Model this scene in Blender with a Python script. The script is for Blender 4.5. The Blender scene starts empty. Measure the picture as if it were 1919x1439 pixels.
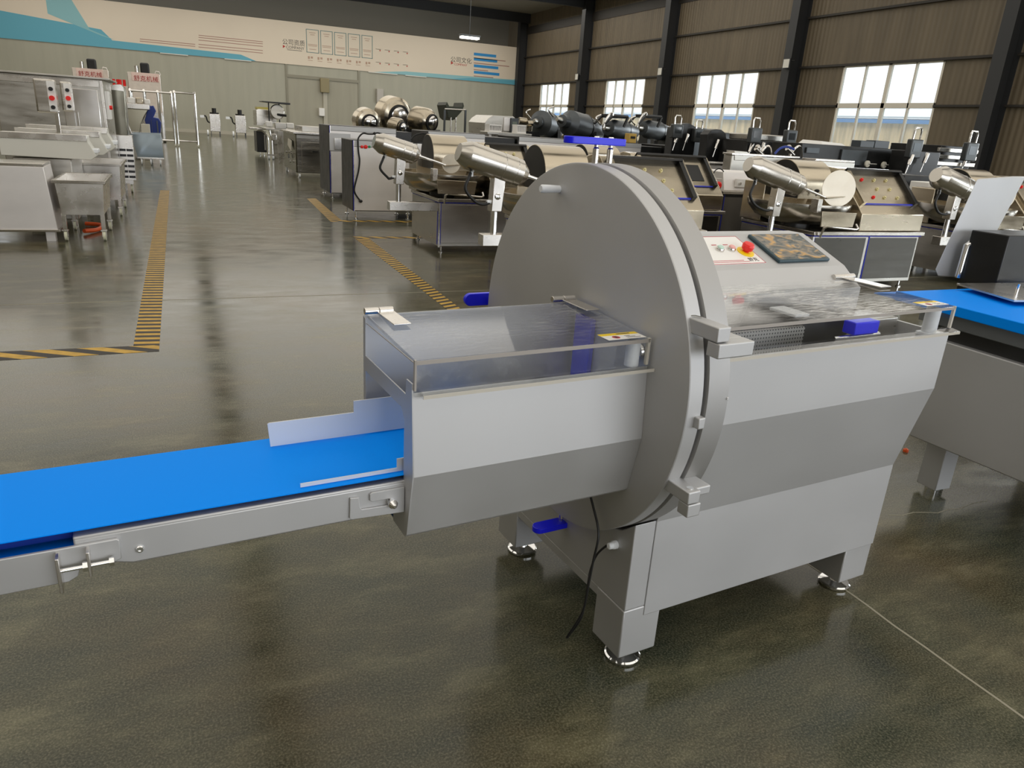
import bpy, bmesh, math, random
from mathutils import Vector, Matrix, Euler
random.seed(7)
C = bpy.context.scene.collection
SC = bpy.context.scene
PI = math.pi

# ------------------------------------------------------------------ camera
CX, CY, FPX, CAMH = 959.5, 719.5, 1360.69, 1.5
YAW, PITCH, ROLL = 0.43192, 0.33787, 0.06535
MY = 0.07782                                   # the slicer stands turned this much to the hall
_f = Vector((math.sin(YAW), math.cos(YAW), 0)); _r = Vector((math.cos(YAW), -math.sin(YAW), 0)); _u = Vector((0, 0, 1))
_f2 = _f * math.cos(PITCH) - _u * math.sin(PITCH); _u2 = _u * math.cos(PITCH) + _f * math.sin(PITCH)
CR = _r * math.cos(ROLL) + _u2 * math.sin(ROLL); CU = _u2 * math.cos(ROLL) - _r * math.sin(ROLL); CF = _f2
CAM = Vector((0, 0, CAMH))
cd = bpy.data.cameras.new('camera'); cam = bpy.data.objects.new('camera', cd); C.objects.link(cam)
cd.sensor_fit = 'HORIZONTAL'; cd.sensor_width = 36; cd.lens = FPX / 1919 * 36; cd.clip_end = 300; cd.clip_start = .02
cam.matrix_world = Matrix(((CR.x, CU.x, -CF.x, CAM.x), (CR.y, CU.y, -CF.y, CAM.y), (CR.z, CU.z, -CF.z, CAM.z), (0, 0, 0, 1)))
SC.camera = cam

# survey helpers: where the sight line through a photo point meets a real plane of the hall
def ray(x, y): return (CR * ((x - CX) / FPX) - CU * ((y - CY) / FPX) + CF)
def plane(x, y, p, n):
    d = ray(x, y); return CAM + d * ((Vector(p) - CAM).dot(n) / d.dot(n))
def atY(x, y, Y): return plane(x, y, (0, Y, 0), Vector((0, 1, 0)))
def atX(x, y, X): return plane(x, y, (X, 0, 0), Vector((1, 0, 0)))
def atZ(x, y, z): return plane(x, y, (0, 0, z), Vector((0, 0, 1)))
EX = Vector((math.cos(MY), math.sin(MY), 0)); EY = Vector((-math.sin(MY), math.cos(MY), 0))
def loc(P): return Vector((P.dot(EX), P.dot(EY), P.z))
def pu(x, y, u): return loc(plane(x, y, EX * u, EX))
def pv(x, y, v): return loc(plane(x, y, EY * v, EY))
def pz(x, y, z): return loc(atZ(x, y, z))

# ------------------------------------------------------------------ world and exposure
SC.view_settings.view_transform = 'Standard'; SC.view_settings.look = 'None'
SC.view_settings.gamma = 1; SC.view_settings.use_curve_mapping = False
SC.view_settings.exposure = 0.28
w = bpy.data.worlds.new('sky'); SC.world = w; w.use_nodes = True
bg = w.node_tree.nodes['Background']; bg.inputs[0].default_value = (.92, .96, 1, 1); bg.inputs[1].default_value = 1.6

def area(name, loc_, rot, sx, sy, power, col=(1, 1, 1)):
    l = bpy.data.lights.new(name, 'AREA'); l.shape = 'RECTANGLE'; l.size = sx; l.size_y = sy; l.energy = power; l.color = col
    o = bpy.data.objects.new(name, l); o.location = loc_; o.rotation_euler = rot; C.objects.link(o); return o
# wide fill lamp added behind the camera; daylight through the window rows
area('rear_fill_light', (7.5, -8.8, 2.6), (PI / 2, 0, 0), 16, 4.4, 400, (.95, .97, 1))
for i, yc in enumerate((20.6, 29.5, 38.4, 11.7, 2.8, -6.1)):
    area('window_daylight', (23.2, yc, 2.95), (0, PI / 2, 0), 2.8, 4.2, 330, (.90, .96, 1))
# broad unseen lamps added under the roof for even light
for x in (-4.8, 6.5, 17.8):
    for y, p_ in ((-1.5, 430), (14, 360), (29.5, 470), (44, 540)):
        area('roof_fill_light', (x, y, 8.5), (0, 0, 0), 10.5, 14, p_, (1, .945, .85))

# ------------------------------------------------------------------ materials
def lin(h):
    h = h.lstrip('#'); v = [int(h[i:i + 2], 16) / 255 for i in (0, 2, 4)]
    return tuple((c / 12.92 if c <= .04045 else ((c + .055) / 1.055) ** 2.4) for c in v) + (1,)
MATS = {}
def mat(name, col, rough=.5, metal=0., spec=.5, var=0., rvar=0., scale=(6, 6, 6), bump=0., coat=0., emit=None, es=1):
    if name in MATS: return MATS[name]
    m = bpy.data.materials.new(name); m.use_nodes = True; nt = m.node_tree; b = nt.nodes['Principled BSDF']
    c = lin(col) if isinstance(col, str) else tuple(col) + (1,)
    b.inputs['Base Color'].default_value = c; b.inputs['Roughness'].default_value = rough; b.inputs['Metallic'].default_value = metal
    b.inputs['Specular IOR Level'].default_value = spec; b.inputs['Coat Weight'].default_value = coat
    if emit: b.inputs['Emission Color'].default_value = lin(emit); b.inputs['Emission Strength'].default_value = es
    if var or rvar or bump:
        tc = nt.nodes.new('ShaderNodeTexCoord'); mp = nt.nodes.new('ShaderNodeMapping'); mp.inputs['Scale'].default_value = scale
        nz = nt.nodes.new('ShaderNodeTexNoise'); nz.inputs['Scale'].default_value = 1; nz.inputs['Detail'].default_value = 4
        nt.links.new(tc.outputs['Object'], mp.inputs['Vector']); nt.links.new(mp.outputs[0], nz.inputs['Vector'])
        if var:
            mr = nt.nodes.new('ShaderNodeMapRange'); mr.inputs[1].default_value = .3; mr.inputs[2].default_value = .7
            mr.inputs[3].default_value = 1 - var; mr.inputs[4].default_value = 1 + var
            mx = nt.nodes.new('ShaderNodeVectorMath'); mx.operation = 'SCALE'; mx.inputs[0].default_value = c[:3]
            nt.links.new(nz.outputs['Fac'], mr.inputs[0]); nt.links.new(mr.outputs[0], mx.inputs['Scale']); nt.links.new(mx.outputs[0], b.inputs['Base Color'])
        if rvar:
            mr = nt.nodes.new('ShaderNodeMapRange'); mr.inputs[1].default_value = .3; mr.inputs[2].default_value = .7
            mr.inputs[3].default_value = max(.02, rough - rvar); mr.inputs[4].default_value = rough + rvar
            nt.links.new(nz.outputs['Fac'], mr.inputs[0]); nt.links.new(mr.outputs[0], b.inputs['Roughness'])
        if bump:
            bp = nt.nodes.new('ShaderNodeBump'); bp.inputs['Strength'].default_value = bump; bp.inputs['Distance'].default_value = .01
            nt.links.new(nz.outputs['Fac'], bp.inputs['Height']); nt.links.new(bp.outputs[0], b.inputs['Normal'])
    MATS[name] = m; return m
BLAST = mat('blasted_stainless', (.575, .575, .578), .66, 1, .5, .035, .03, (2.2, 2.2, 3.5))
BLAST2 = mat('blasted_stainless_frame', (.59, .59, .592), .62, 1, .5, .03, .03, (4, 4, 4))
RIM = mat('satin_rim', (.46, .455, .45), .62, 1, .5, .025, .012, (3, 5, 5))
BRUSH = mat('brushed_stainless', (.56, .53, .48), .25, 1, .5, .10, .06, (1, 1, 12))
BRUSHD = mat('brushed_stainless_worn', (.52, .50, .46), .33, 1, .5, .12, .08, (2, 2, 10))
POL = mat('polished_stainless', (.74, .72, .69), .14, 1, .5, .08, .05, (3, 3, 3))
WARM = mat('golden_reflection_tint', (.50, .44, .34), .24, 1, .5, .10, .07, (2, 2, 8))  # golden reflections of the hall are put into the base colour
GREYM = mat('grey_hammered_paint', '#55595c', .42, .6, .5, .1, .05)
DARKM = mat('dark_grey_steel', '#3c3c3c', .35, .8, .5, .1, .05)
CHROME = mat('chrome', (.85, .85, .85), .10, 1)
GALV = mat('light_satin_stainless', (.72, .69, .65), .27, 1, .5, .08, .06, (4, 4, 4))
BLACK = mat('black_rubber', '#121212', .5)
BLKGAP = mat('dark_recess', '#070707', .8)
BELT = mat('blue_belt', (0, .27, 1.0), .5, 0, .05)
BLUEP = mat('cobalt_plastic', '#1018e8', .32)
BLUED = mat('dark_blue_plastic', '#1626c8', .4)
NAVY = mat('blue_paint', '#0d2f86', .4)
SEAM = mat('blue_film_seam', '#2330b8', .4)
WHITEP = mat('white_nylon', '#e9ecef', .4)
WHITE = mat('white_print', '#eceae6', .5)
CREAM = mat('cream_paint', '#cfcabb', .5)
YEL = mat('yellow_plastic', '#f2cf16', .4)
RED = mat('red_plastic', '#e81c16', .35)
REDP = mat('red_print', '#b7404a', .5)
REDT = mat('red_banner_print', '#b5352c', .6)
INK = mat('ink_print', '#3b3b40', .6)
GREEN = mat('green_button', '#1f8a55', .4)
ORANGE = mat('orange_plastic', '#e0571b', .5)
PINK = mat('pink_cloth', '#e8cdc2', .7, var=.05)
PINKW = mat('white_cloth', '#ded2c6', .7, var=.06)
SCREEN = mat('touch_screen_film', '#2d3133', .12, 0, .6)
PVCW = mat('window_frame_white', '#d9d3c6', .5)
COL = mat('column_paint', '#2b2c2e', .5)
GIRT = mat('girt_paint', '#2c2823', .6)

def acrylic(nm='clear_acrylic', lo=.5, hi=.68, mx_=.6, base=.03):
    m = bpy.data.materials.new(nm); m.use_nodes = True; nt = m.node_tree; nt.nodes.remove(nt.nodes['Principled BSDF'])
    out = nt.nodes['Material Output']
    tr = nt.nodes.new('ShaderNodeBsdfTransparent'); tr.inputs[0].default_value = (.96, .965, .97, 1)
    gl = nt.nodes.new('ShaderNodeBsdfGlossy'); gl.inputs['Roughness'].default_value = .06; gl.inputs[0].default_value = (1, 1, 1, 1)
    fr = nt.nodes.new('ShaderNodeFresnel'); fr.inputs[0].default_value = 1.5
    g0 = nt.nodes.new('ShaderNodeNewGeometry'); fb = nt.nodes.new('ShaderNodeMath'); fb.operation = 'SUBTRACT'; fb.inputs[0].default_value = 1; nt.links.new(g0.outputs['Backfacing'], fb.inputs[1])
    ff = nt.nodes.new('ShaderNodeMath'); ff.operation = 'MULTIPLY'; nt.links.new(fr.outputs[0], ff.inputs[0]); nt.links.new(fb.outputs[0], ff.inputs[1])
    mx = nt.nodes.new('ShaderNodeMixShader'); nt.links.new(ff.outputs[0], mx.inputs[0]); nt.links.new(tr.outputs[0], mx.inputs[1]); nt.links.new(gl.outputs[0], mx.inputs[2])
    df = nt.nodes.new('ShaderNodeBsdfDiffuse'); df.inputs[0].default_value = (.75, .75, .74, 1)
    tc = nt.nodes.new('ShaderNodeTexCoord'); mp = nt.nodes.new('ShaderNodeMapping'); mp.inputs['Scale'].default_value = (6, 40, 6); mp.inputs['Rotation'].default_value = (0, 0, .5)
    nz = nt.nodes.new('ShaderNodeTexNoise'); nz.inputs['Scale'].default_value = 3; nz.inputs['Detail'].default_value = 9; nz.inputs['Roughness'].default_value = .75
    n2 = nt.nodes.new('ShaderNodeTexNoise'); n2.inputs['Scale'].default_value = 3.2
    nt.links.new(tc.outputs['Object'], mp.inputs[0]); nt.links.new(mp.outputs[0], nz.inputs[0]); nt.links.new(tc.outputs['Object'], n2.inputs[0])
    mr = nt.nodes.new('ShaderNodeMapRange'); mr.inputs[1].default_value = lo; mr.inputs[2].default_value = hi; mr.inputs[3].default_value = base; mr.inputs[4].default_value = mx_
    mq = nt.nodes.new('ShaderNodeMapRange'); mq.inputs[1].default_value = .45; mq.inputs[2].default_value = .68; mq.inputs[3].default_value = .12; mq.inputs[4].default_value = 1
    mm = nt.nodes.new('ShaderNodeMath'); mm.operation = 'MULTIPLY'
    nt.links.new(nz.outputs[0], mr.inputs[0]); nt.links.new(n2.outputs[0], mq.inputs[0]); nt.links.new(mr.outputs[0], mm.inputs[0]); nt.links.new(mq.outputs[0], mm.inputs[1])
    if mx_ > .7:   # dust and scratches lie on the upper face
        ge = nt.nodes.new('ShaderNodeNewGeometry'); sg = nt.nodes.new('ShaderNodeSeparateXYZ'); nt.links.new(ge.outputs['True Normal'], sg.inputs[0])
        ab = nt.nodes.new('ShaderNodeMath'); ab.operation = 'GREATER_THAN'; ab.inputs[1].default_value = .8; nt.links.new(sg.outputs[2], ab.inputs[0])
        m3 = nt.nodes.new('ShaderNodeMath'); m3.operation = 'MULTIPLY'; nt.links.new(mm.outputs[0], m3.inputs[0]); nt.links.new(ab.outputs[0], m3.inputs[1]); mm = m3
    m2 = nt.nodes.new('ShaderNodeMixShader'); nt.links.new(mm.outputs[0], m2.inputs[0]); nt.links.new(mx.outputs[0], m2.inputs[1]); nt.links.new(df.outputs[0], m2.inputs[2])
    nt.links.new(m2.outputs[0], out.inputs[0]); return m
ACR = acrylic(base=.03)
ACR2 = acrylic('scratched_acrylic', .46, .60, .85, .08)
def pane_mat():
    m = bpy.data.materials.new('window_glass'); m.use_nodes = True; nt = m.node_tree; nt.nodes.remove(nt.nodes['Principled BSDF'])
    tr = nt.nodes.new('ShaderNodeBsdfTransparent'); tr.inputs[0].default_value = (.93, .96, .97, 1)
    gl = nt.nodes.new('ShaderNodeBsdfGlossy'); gl.inputs['Roughness'].default_value = .02
    df = nt.nodes.new('ShaderNodeBsdfTranslucent'); df.inputs[0].default_value = (.8, .85, .85, 1)
    mx = nt.nodes.new('ShaderNodeMixShader'); mx.inputs[0].default_value = .06; m2 = nt.nodes.new('ShaderNodeMixShader'); m2.inputs[0].default_value = .12
    nt.links.new(tr.outputs[0], mx.inputs[1]); nt.links.new(gl.outputs[0], mx.inputs[2]); nt.links.new(mx.outputs[0], m2.inputs[1]); nt.links.new(df.outputs[0], m2.inputs[2])
    nt.links.new(m2.outputs[0], nt.nodes['Material Output'].inputs[0]); return m
PANE = pane_mat()

# ------------------------------------------------------------------ mesh builder
class MB:
    def __init__(s): s.bm = bmesh.new()
    def quad(s, pts): s.bm.faces.new([s.bm.verts.new(p) for p in pts]); return s
    def box(s, x0, x1, y0, y1, z0, z1):
        v = [s.bm.verts.new(p) for p in ((x0, y0, z0), (x1, y0, z0), (x1, y1, z0), (x0, y1, z0), (x0, y0, z1), (x1, y0, z1), (x1, y1, z1), (x0, y1, z1))]
        for f in ((0, 3, 2, 1), (4, 5, 6, 7), (0, 1, 5, 4), (1, 2, 6, 5), (2, 3, 7, 6), (3, 0, 4, 7)): s.bm.faces.new([v[i] for i in f])
        return s
    def hexa(s, lo, hi):       # two rings of four points
        v = [s.bm.verts.new(p) for p in list(lo) + list(hi)]
        for f in ((0, 3, 2, 1), (4, 5, 6, 7), (0, 1, 5, 4), (1, 2, 6, 5), (2, 3, 7, 6), (3, 0, 4, 7)): s.bm.faces.new([v[i] for i in f])
        return s
    def prism(s, prof, a0, a1, axis='x'):   # profile extruded along an axis
        def mk(p, a): return {'x': (a, p[0], p[1]), 'y': (p[0], a, p[1]), 'z': (p[0], p[1], a)}[axis]
        A = [s.bm.verts.new(mk(p, a0)) for p in prof]; B = [s.bm.verts.new(mk(p, a1)) for p in prof]; n = len(prof)
        s.bm.faces.new(A[::-1]); s.bm.faces.new(B)
        for i in range(n): s.bm.faces.new((A[i], A[(i + 1) % n], B[(i + 1) % n], B[i]))
        return s
    def lathe(s, o, d, prof, n=40, cap=True):  # prof: (distance along d, radius)
        o = Vector(o); d = Vector(d).normalized(); a = d.orthogonal().normalized(); b = d.cross(a); rings = []
        for (t, r) in prof:
            rings.append([s.bm.verts.new(o + d * t + (a * math.cos(2 * PI * k / n) + b * math.sin(2 * PI * k / n)) * max(r, 1e-5)) for k in range(n)])
        for i in range(len(rings) - 1):
            for k in range(n): s.bm.faces.new((rings[i][k], rings[i][(k + 1) % n], rings[i + 1][(k + 1) % n], rings[i + 1][k]))
        if cap: s.bm.faces.new(rings[0][::-1]); s.bm.faces.new(rings[-1])
        return s
    def cyl(s, p0, p1, r0, r1=None, n=20):
        p0 = Vector(p0); p1 = Vector(p1); return s.lathe(p0, p1 - p0, [(0, r0), ((p1 - p0).length, r0 if r1 is None else r1)], n)
    def tube(s, pts, r, n=10, sub=1):
        P = [Vector(p) for p in pts]
        if sub > 1:
            Q = []
            for i in range(len(P) - 1):
                p0, p1, p2, p3 = P[max(i - 1, 0)], P[i], P[i + 1], P[min(i + 2, len(P) - 1)]
                for k in range(sub):
                    t = k / sub; Q.append(.5 * ((2 * p1) + (p2 - p0) * t + (2 * p0 - 5 * p1 + 4 * p2 - p3) * t * t + (3 * p1 - p0 - 3 * p2 + p3) * t ** 3))
            Q.append(P[-1]); P = Q
        a = None; rings = []
        for i, p in enumerate(P):
            d = (P[min(i + 1, len(P) - 1)] - P[max(i - 1, 0)]).normalized()
            a = (d.orthogonal() if a is None else a - d * a.dot(d)).normalized(); b = d.cross(a)
            rings.append([s.bm.verts.new(p + (a * math.cos(2 * PI * k / n) + b * math.sin(2 * PI * k / n)) * r) for k in range(n)])
        for i in range(len(rings) - 1):
            for k in range(n): s.bm.faces.new((rings[i][k], rings[i][(k + 1) % n], rings[i + 1][(k + 1) % n], rings[i + 1][k]))
        s.bm.faces.new(rings[0][::-1]); s.bm.faces.new(rings[-1]); return s
    def ball(s, c, r, sc=(1, 1, 1), n=20):
        m = Matrix.Translation(c) @ Matrix.Diagonal((sc[0], sc[1], sc[2], 1)); bmesh.ops.create_uvsphere(s.bm, u_segments=n, v_segments=n // 2, radius=r, matrix=m); return s
    def build(s, name, m, parent=None, bev=0, seg=2, ang=32):
        bmesh.ops.recalc_face_normals(s.bm, faces=s.bm.faces)
        org = Vector(parent.get('_org', (0, 0, 0))) if parent is not None else Vector((0, 0, 0))
        if org.length: bmesh.ops.translate(s.bm, verts=s.bm.verts, vec=-org)
        me = bpy.data.meshes.new(name); s.bm.to_mesh(me); s.bm.free()
        for p in me.polygons: p.use_smooth = True
        me.set_sharp_from_angle(angle=math.radians(ang))
        me.materials.append(m); o = bpy.data.objects.new(name, me); C.objects.link(o)
        if parent is not None:
            o.parent = parent; o['_org'] = tuple(org)
        if bev:
            b = o.modifiers.new('edge', 'BEVEL'); b.width = bev; b.segments = seg; b.limit_method = 'ANGLE'; b.angle_limit = math.radians(40); b.harden_normals = False
        return o
def tag(o, label, cat, group=None, kind=None):
    if label: o['label'] = label
    if cat: o['category'] = cat
    if group: o['group'] = group
    if kind: o['kind'] = kind
    return o
def thing(name, label, cat, org=(0, 0, 0), group=None, frame='hall', at=None):
    """Empty at the thing's base. Parts are written in hall coordinates (or the slicer's turned frame) and shifted by org."""
    o = bpy.data.objects.new(name, None); C.objects.link(o); o.empty_display_size = .1
    o['_org'] = tuple(org); P = Vector(org)
    if frame == 'slicer': o.location = EX * P.x + EY * P.y + Vector((0, 0, P.z)); o.rotation_euler = (0, 0, MY)
    else: o.location = P if at is None else at
    return tag(o, label, cat, group)
def struct(o): o['kind'] = 'structure'; return o
def text(name, body, size, m, loc_, rot, parent=None, ext=.001, align='LEFT', sx=1):
    cu = bpy.data.curves.new(name + '_outline', 'FONT'); cu.body = body; cu.size = size; cu.extrude = ext; cu.align_x = align; cu.materials.append(m)
    t_ = bpy.data.objects.new(name + '_outline', cu); C.objects.link(t_); bpy.context.view_layer.update()
    me = bpy.data.meshes.new_from_object(t_.evaluated_get(bpy.context.evaluated_depsgraph_get())); bpy.data.objects.remove(t_)
    o = bpy.data.objects.new(name, me); C.objects.link(o)
    if not me.materials: me.materials.append(m)
    org = Vector(parent.get('_org', (0, 0, 0))) if parent is not None else Vector((0, 0, 0))
    o.location = Vector(loc_) - org; o.rotation_euler = rot; o.scale = (sx, 1, 1)
    if parent is not None: o.parent = parent
    return o
def copy_tree(o, parent=None):
    c = o.copy(); C.objects.link(c)
    if parent is not None: c.parent = parent
    for ch in [q for q in bpy.data.objects if q.parent == o]: copy_tree(ch, c)
    return c

# ------------------------------------------------------------------ the hall
XR, YB, XL, YF, ZC = 23.62, 53.0, -10.5, -9.0, 9.2
def floor_mat():
    m = bpy.data.materials.new('polished_green_concrete'); m.use_nodes = True; nt = m.node_tree; b = nt.nodes['Principled BSDF']
    tc = nt.nodes.new('ShaderNodeTexCoord')
    def noise(sc, det, ro=.5, mpsc=(1, 1, 1), rz=0):
        mp = nt.nodes.new('ShaderNodeMapping'); mp.inputs['Scale'].default_value = mpsc; mp.inputs['Rotation'].default_value = (0, 0, rz)
        n = nt.nodes.new('ShaderNodeTexNoise'); n.inputs['Scale'].default_value = sc; n.inputs['Detail'].default_value = det; n.inputs['Roughness'].default_value = ro
        nt.links.new(tc.outputs['Object'], mp.inputs[0]); nt.links.new(mp.outputs[0], n.inputs[0]); return n
    def ramp(src, stops):
        r = nt.nodes.new('ShaderNodeValToRGB'); r.color_ramp.elements[0].position = stops[0][0]; r.color_ramp.elements[0].color = lin(stops[0][1])
        r.color_ramp.elements[1].position = stops[1][0]; r.color_ramp.elements[1].color = lin(stops[1][1])
        for p, c in stops[2:]: e = r.color_ramp.elements.new(p); e.color = lin(c)
        nt.links.new(src, r.inputs[0]); return r
    def mix(f, a, b2, mode='MIX'):
        x = nt.nodes.new('ShaderNodeMix'); x.data_type = 'RGBA'; x.blend_type = mode
        if isinstance(f, float): x.inputs[0].default_value = f
        else: nt.links.new(f, x.inputs[0])
        nt.links.new(a, x.inputs[6]); nt.links.new(b2, x.inputs[7]); return x.outputs[2]
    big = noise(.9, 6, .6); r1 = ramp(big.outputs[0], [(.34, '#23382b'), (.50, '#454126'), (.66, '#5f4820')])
    swl = noise(2.2, 8, .68, (1, 2.4, 1), .35); r2 = ramp(swl.outputs[0], [(.34, '#1d251e'), (.52, '#444230'), (.72, '#7a755a')])
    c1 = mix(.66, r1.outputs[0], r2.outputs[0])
    fine = noise(160, 3, .7); r3 = ramp(fine.outputs[0], [(.36, '#20221c'), (.5, '#68685c'), (.66, '#bdb49a')])
    c2 = mix(.20, c1, r3.outputs[0])
    nt.links.new(c2, b.inputs['Base Color'])
    rr = nt.nodes.new('ShaderNodeMapRange'); rr.inputs[1].default_value = .3; rr.inputs[2].default_value = .7; rr.inputs[3].default_value = .10; rr.inputs[4].default_value = .24
    nt.links.new(swl.outputs[0], rr.inputs[0]); nt.links.new(rr.outputs[0], b.inputs['Roughness']); b.inputs['Specular IOR Level'].default_value = .36
    bp = nt.nodes.new('ShaderNodeBump'); bp.inputs['Strength'].default_value = .10; bp.inputs['Distance'].default_value = .004
    nt.links.new(swl.outputs[0], bp.inputs['Height']); nt.links.new(bp.outputs[0], b.inputs['Normal'])
    return m
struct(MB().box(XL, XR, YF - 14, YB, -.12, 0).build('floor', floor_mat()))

def panel_mat(name, col, period, axis, depth=.5, rough=.6, grime=.12):
    m = bpy.data.materials.new(name); m.use_nodes = True; nt = m.node_tree; b = nt.nodes['Principled BSDF']; b.inputs['Roughness'].default_value = rough
    tc = nt.nodes.new('ShaderNodeTexCoord'); sp = nt.nodes.new('ShaderNodeSeparateXYZ'); nt.links.new(tc.outputs['Object'], sp.inputs[0])
    mu = nt.nodes.new('ShaderNodeMath'); mu.operation = 'MULTIPLY'; mu.inputs[1].default_value = 2 * PI / period; nt.links.new(sp.outputs[axis], mu.inputs[0])
    sn = nt.nodes.new('ShaderNodeMath'); sn.operation = 'SINE'; nt.links.new(mu.outputs[0], sn.inputs[0])
    bp = nt.nodes.new('ShaderNodeBump'); bp.inputs['Strength'].default_value = depth; bp.inputs['Distance'].default_value = .02
    nt.links.new(sn.outputs[0], bp.inputs['Height']); nt.links.new(bp.outputs[0], b.inputs['Normal'])
    mp = nt.nodes.new('ShaderNodeMapping'); mp.inputs['Scale'].default_value = (2.5, 2.5, .25); nt.links.new(tc.outputs['Object'], mp.inputs[0])
    nz = nt.nodes.new('ShaderNodeTexNoise'); nz.inputs['Scale'].default_value = 1.2; nz.inputs['Detail'].default_value = 5; nt.links.new(mp.outputs[0], nz.inputs[0])
    mr = nt.nodes.new('ShaderNodeMapRange'); mr.inputs[1].default_value = .3; mr.inputs[2].default_value = .7; mr.inputs[3].default_value = 1 - grime; mr.inputs[4].default_value = 1 + grime
    vm = nt.nodes.new('ShaderNodeVectorMath'); vm.operation = 'SCALE'; vm.inputs[0].default_value = lin(col)[:3]
    nt.links.new(nz.outputs[0], mr.inputs[0]); nt.links.new(mr.outputs[0], vm.inputs['Scale']); nt.links.new(vm.outputs[0], b.inputs['Base Color'])
    return m
WALLB = panel_mat('partition_panels', '#aaa898', .95, 0, .15, .45, .05)
WALLR = panel_mat('ribbed_brown_cladding', '#675c4a', .2, 1, .4, .55, .15)
WALLL = panel_mat('left_cladding', '#9c9588', .25, 1, .5, .6)
CEIL = mat('roof_sheeting', '#8a857a', .7)
# back partition, 6.6 m high, with a wide boarded gateway; roof space beyond
d0, d1 = atY(541, 250, YB).x, atY(673, 250, YB).x; dz = atY(541, 142, YB).z
bt = atY(975, 160, YB).z; tt = atY(978, 90, YB).z
struct(MB().box(XL, XR, YB, YB + .12, 0, tt - .25).build('wall_back', WALLB))
struct(MB().box(XL, XR, YB + 3, YB + 3.2, 0, ZC).build('wall_far', CEIL))
struct(MB().box(d0 - .06, d0 + .06, YB - .07, YB, 0, bt).box(d1 - .06, d1 + .06, YB - .07, YB, 0, bt).box(d0, d1, YB - .09, YB, dz - .09, dz + .09).build('trim_1', mat('gateway_frame', '#8a8676', .4, .3)))
dd = MB().box(d0 + .06, d1 - .06, YB - .03, YB, .02, dz - .09); struct(dd.build('door_1', panel_mat('sliding_door_skin', '#a19d8c', 1.1, 0, .2, .45, .05)))
struct(MB().box(XL, XR - .4, YB - .05, YB, 0, .18).build('baseboard_back', mat('skirting', '#b9b4a4', .4)))
struct(MB().box(XL - .1, XL, YF, YB, 0, ZC).build('wall_left', WALLL))
struct(MB().box(XL, -.5, YF - .2, YF, 0, ZC).box(15.5, XR, YF - .2, YF, 0, ZC).box(-.5, 15.5, YF - .2, YF, 4.9, ZC).build('wall_front', WALLL))  # wide opening made for the added lamp behind the camera
struct(MB().box(XL, XR, YF - .2, YB + 3.2, ZC, ZC + .1).build('ceiling', CEIL))
# windows on the right wall
k = XR / 21.39
wy = [(16.74 * k, 20.62 * k), (24.86 * k, 28.82 * k), (32.99 * k, 36.8 * k), (41.0 * k, 45.0 * k)]
bay = wy[1][0] - wy[0][0]
wy = [(wy[0][0] - bay * i, wy[0][1] - bay * i) for i in (3, 2, 1)] + wy
ZT, ZM, ZS = atX(1583, 123.4, XR).z, atX(1572, 198, XR).z, 1.25
rb = MB(); ys = YF
for (a, b_) in wy:
    rb.box(XR, XR + .15, ys, a, 0, ZC).box(XR, XR + .15, a, b_, 0, ZS).box(XR, XR + .15, a, b_, ZT, ZC); ys = b_
rb.box(XR, XR + .15, ys, YB + 3, 0, ZC); struct(rb.build('wall_right', WALLR))
for i, (a, b_) in enumerate(wy):
    f = MB(); x0, x1 = XR - .02, XR + .08; T = .07
    f.box(x0, x1, a, a + T, ZS, ZT).box(x0, x1, b_ - T, b_, ZS, ZT).box(x0, x1, a, b_, ZS, ZS + T).box(x0, x1, a, b_, ZT - T, ZT).box(x0, x1, a, b_, ZM - .09, ZM + .09)
    for q, t in ((.25, .035), (.5, .075), (.75, .035)):
        yy = a + (b_ - a) * q; f.box(x0, x1, yy - t, yy + t, ZS, ZT)
    wo = struct(f.build('window_%d' % (i + 1), PVCW, bev=.006)); tag(wo, None, None)
    struct(MB().box(XR + .03, XR + .038, a + T, b_ - T, ZS + T, ZT - T).build('window_pane', PANE, wo))
# steel columns and girts along the right wall
cy = [22.85 * k, 31.0 * k, 39.0 * k]; cb = cy[1] - cy[0]
for i, y in enumerate([cy[0] - 3 * cb, cy[0] - 2 * cb, cy[0] - cb] + cy + [YB - .35]):
    wd = .22
    c = MB().box(XR - .62, XR - .60, y - wd, y + wd, 0, ZC).box(XR - .02, XR, y - wd, y + wd, 0, ZC).box(XR - .6, XR - .02, y - .03, y + .03, 0, ZC)
    struct(c.build('trim_%d' % (i + 2), COL))
    zg = (atX(1105, 91, XR).z, ZT + .04, ZM)
    if i < 6:
        y1 = y + cb if i < 5 else YB
        g = MB()
        for z in zg:
            if z > ZT: g.box(XR - .12, XR, y + wd, y1 - .22, z - .06, z + .02)
            else:
                seg = [(y + wd, min([a for a, b_ in wy if a > y] + [y1])), (max([b_ for a, b_ in wy if b_ < y1] + [y]), y1 - .22)]
                for s0, s1 in seg:
                    if s1 > s0: g.box(XR - .12, XR, s0, s1, z - .05, z + .02)
        struct(g.build('trim_%d' % (i + 12), GIRT))
struct(MB().box(XR - .03, XR, YF, YB, 7.9, 8.4).build('trim_30', GIRT))
for i in range(8):   # roof frames
    y = cy[0] + (i - 3) * cb
    if y < YB: struct(MB().box(XL, XR, y - .1, y + .1, ZC - .6, ZC).build('trim_%d' % (31 + i), COL))
# glowing sheet invented to go with the added overhead lamps, left unused
ROOF_GLOW = mat('added_roof_glow', '#e8e6de', .5, emit='#fff4e0', es=1.5)

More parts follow.
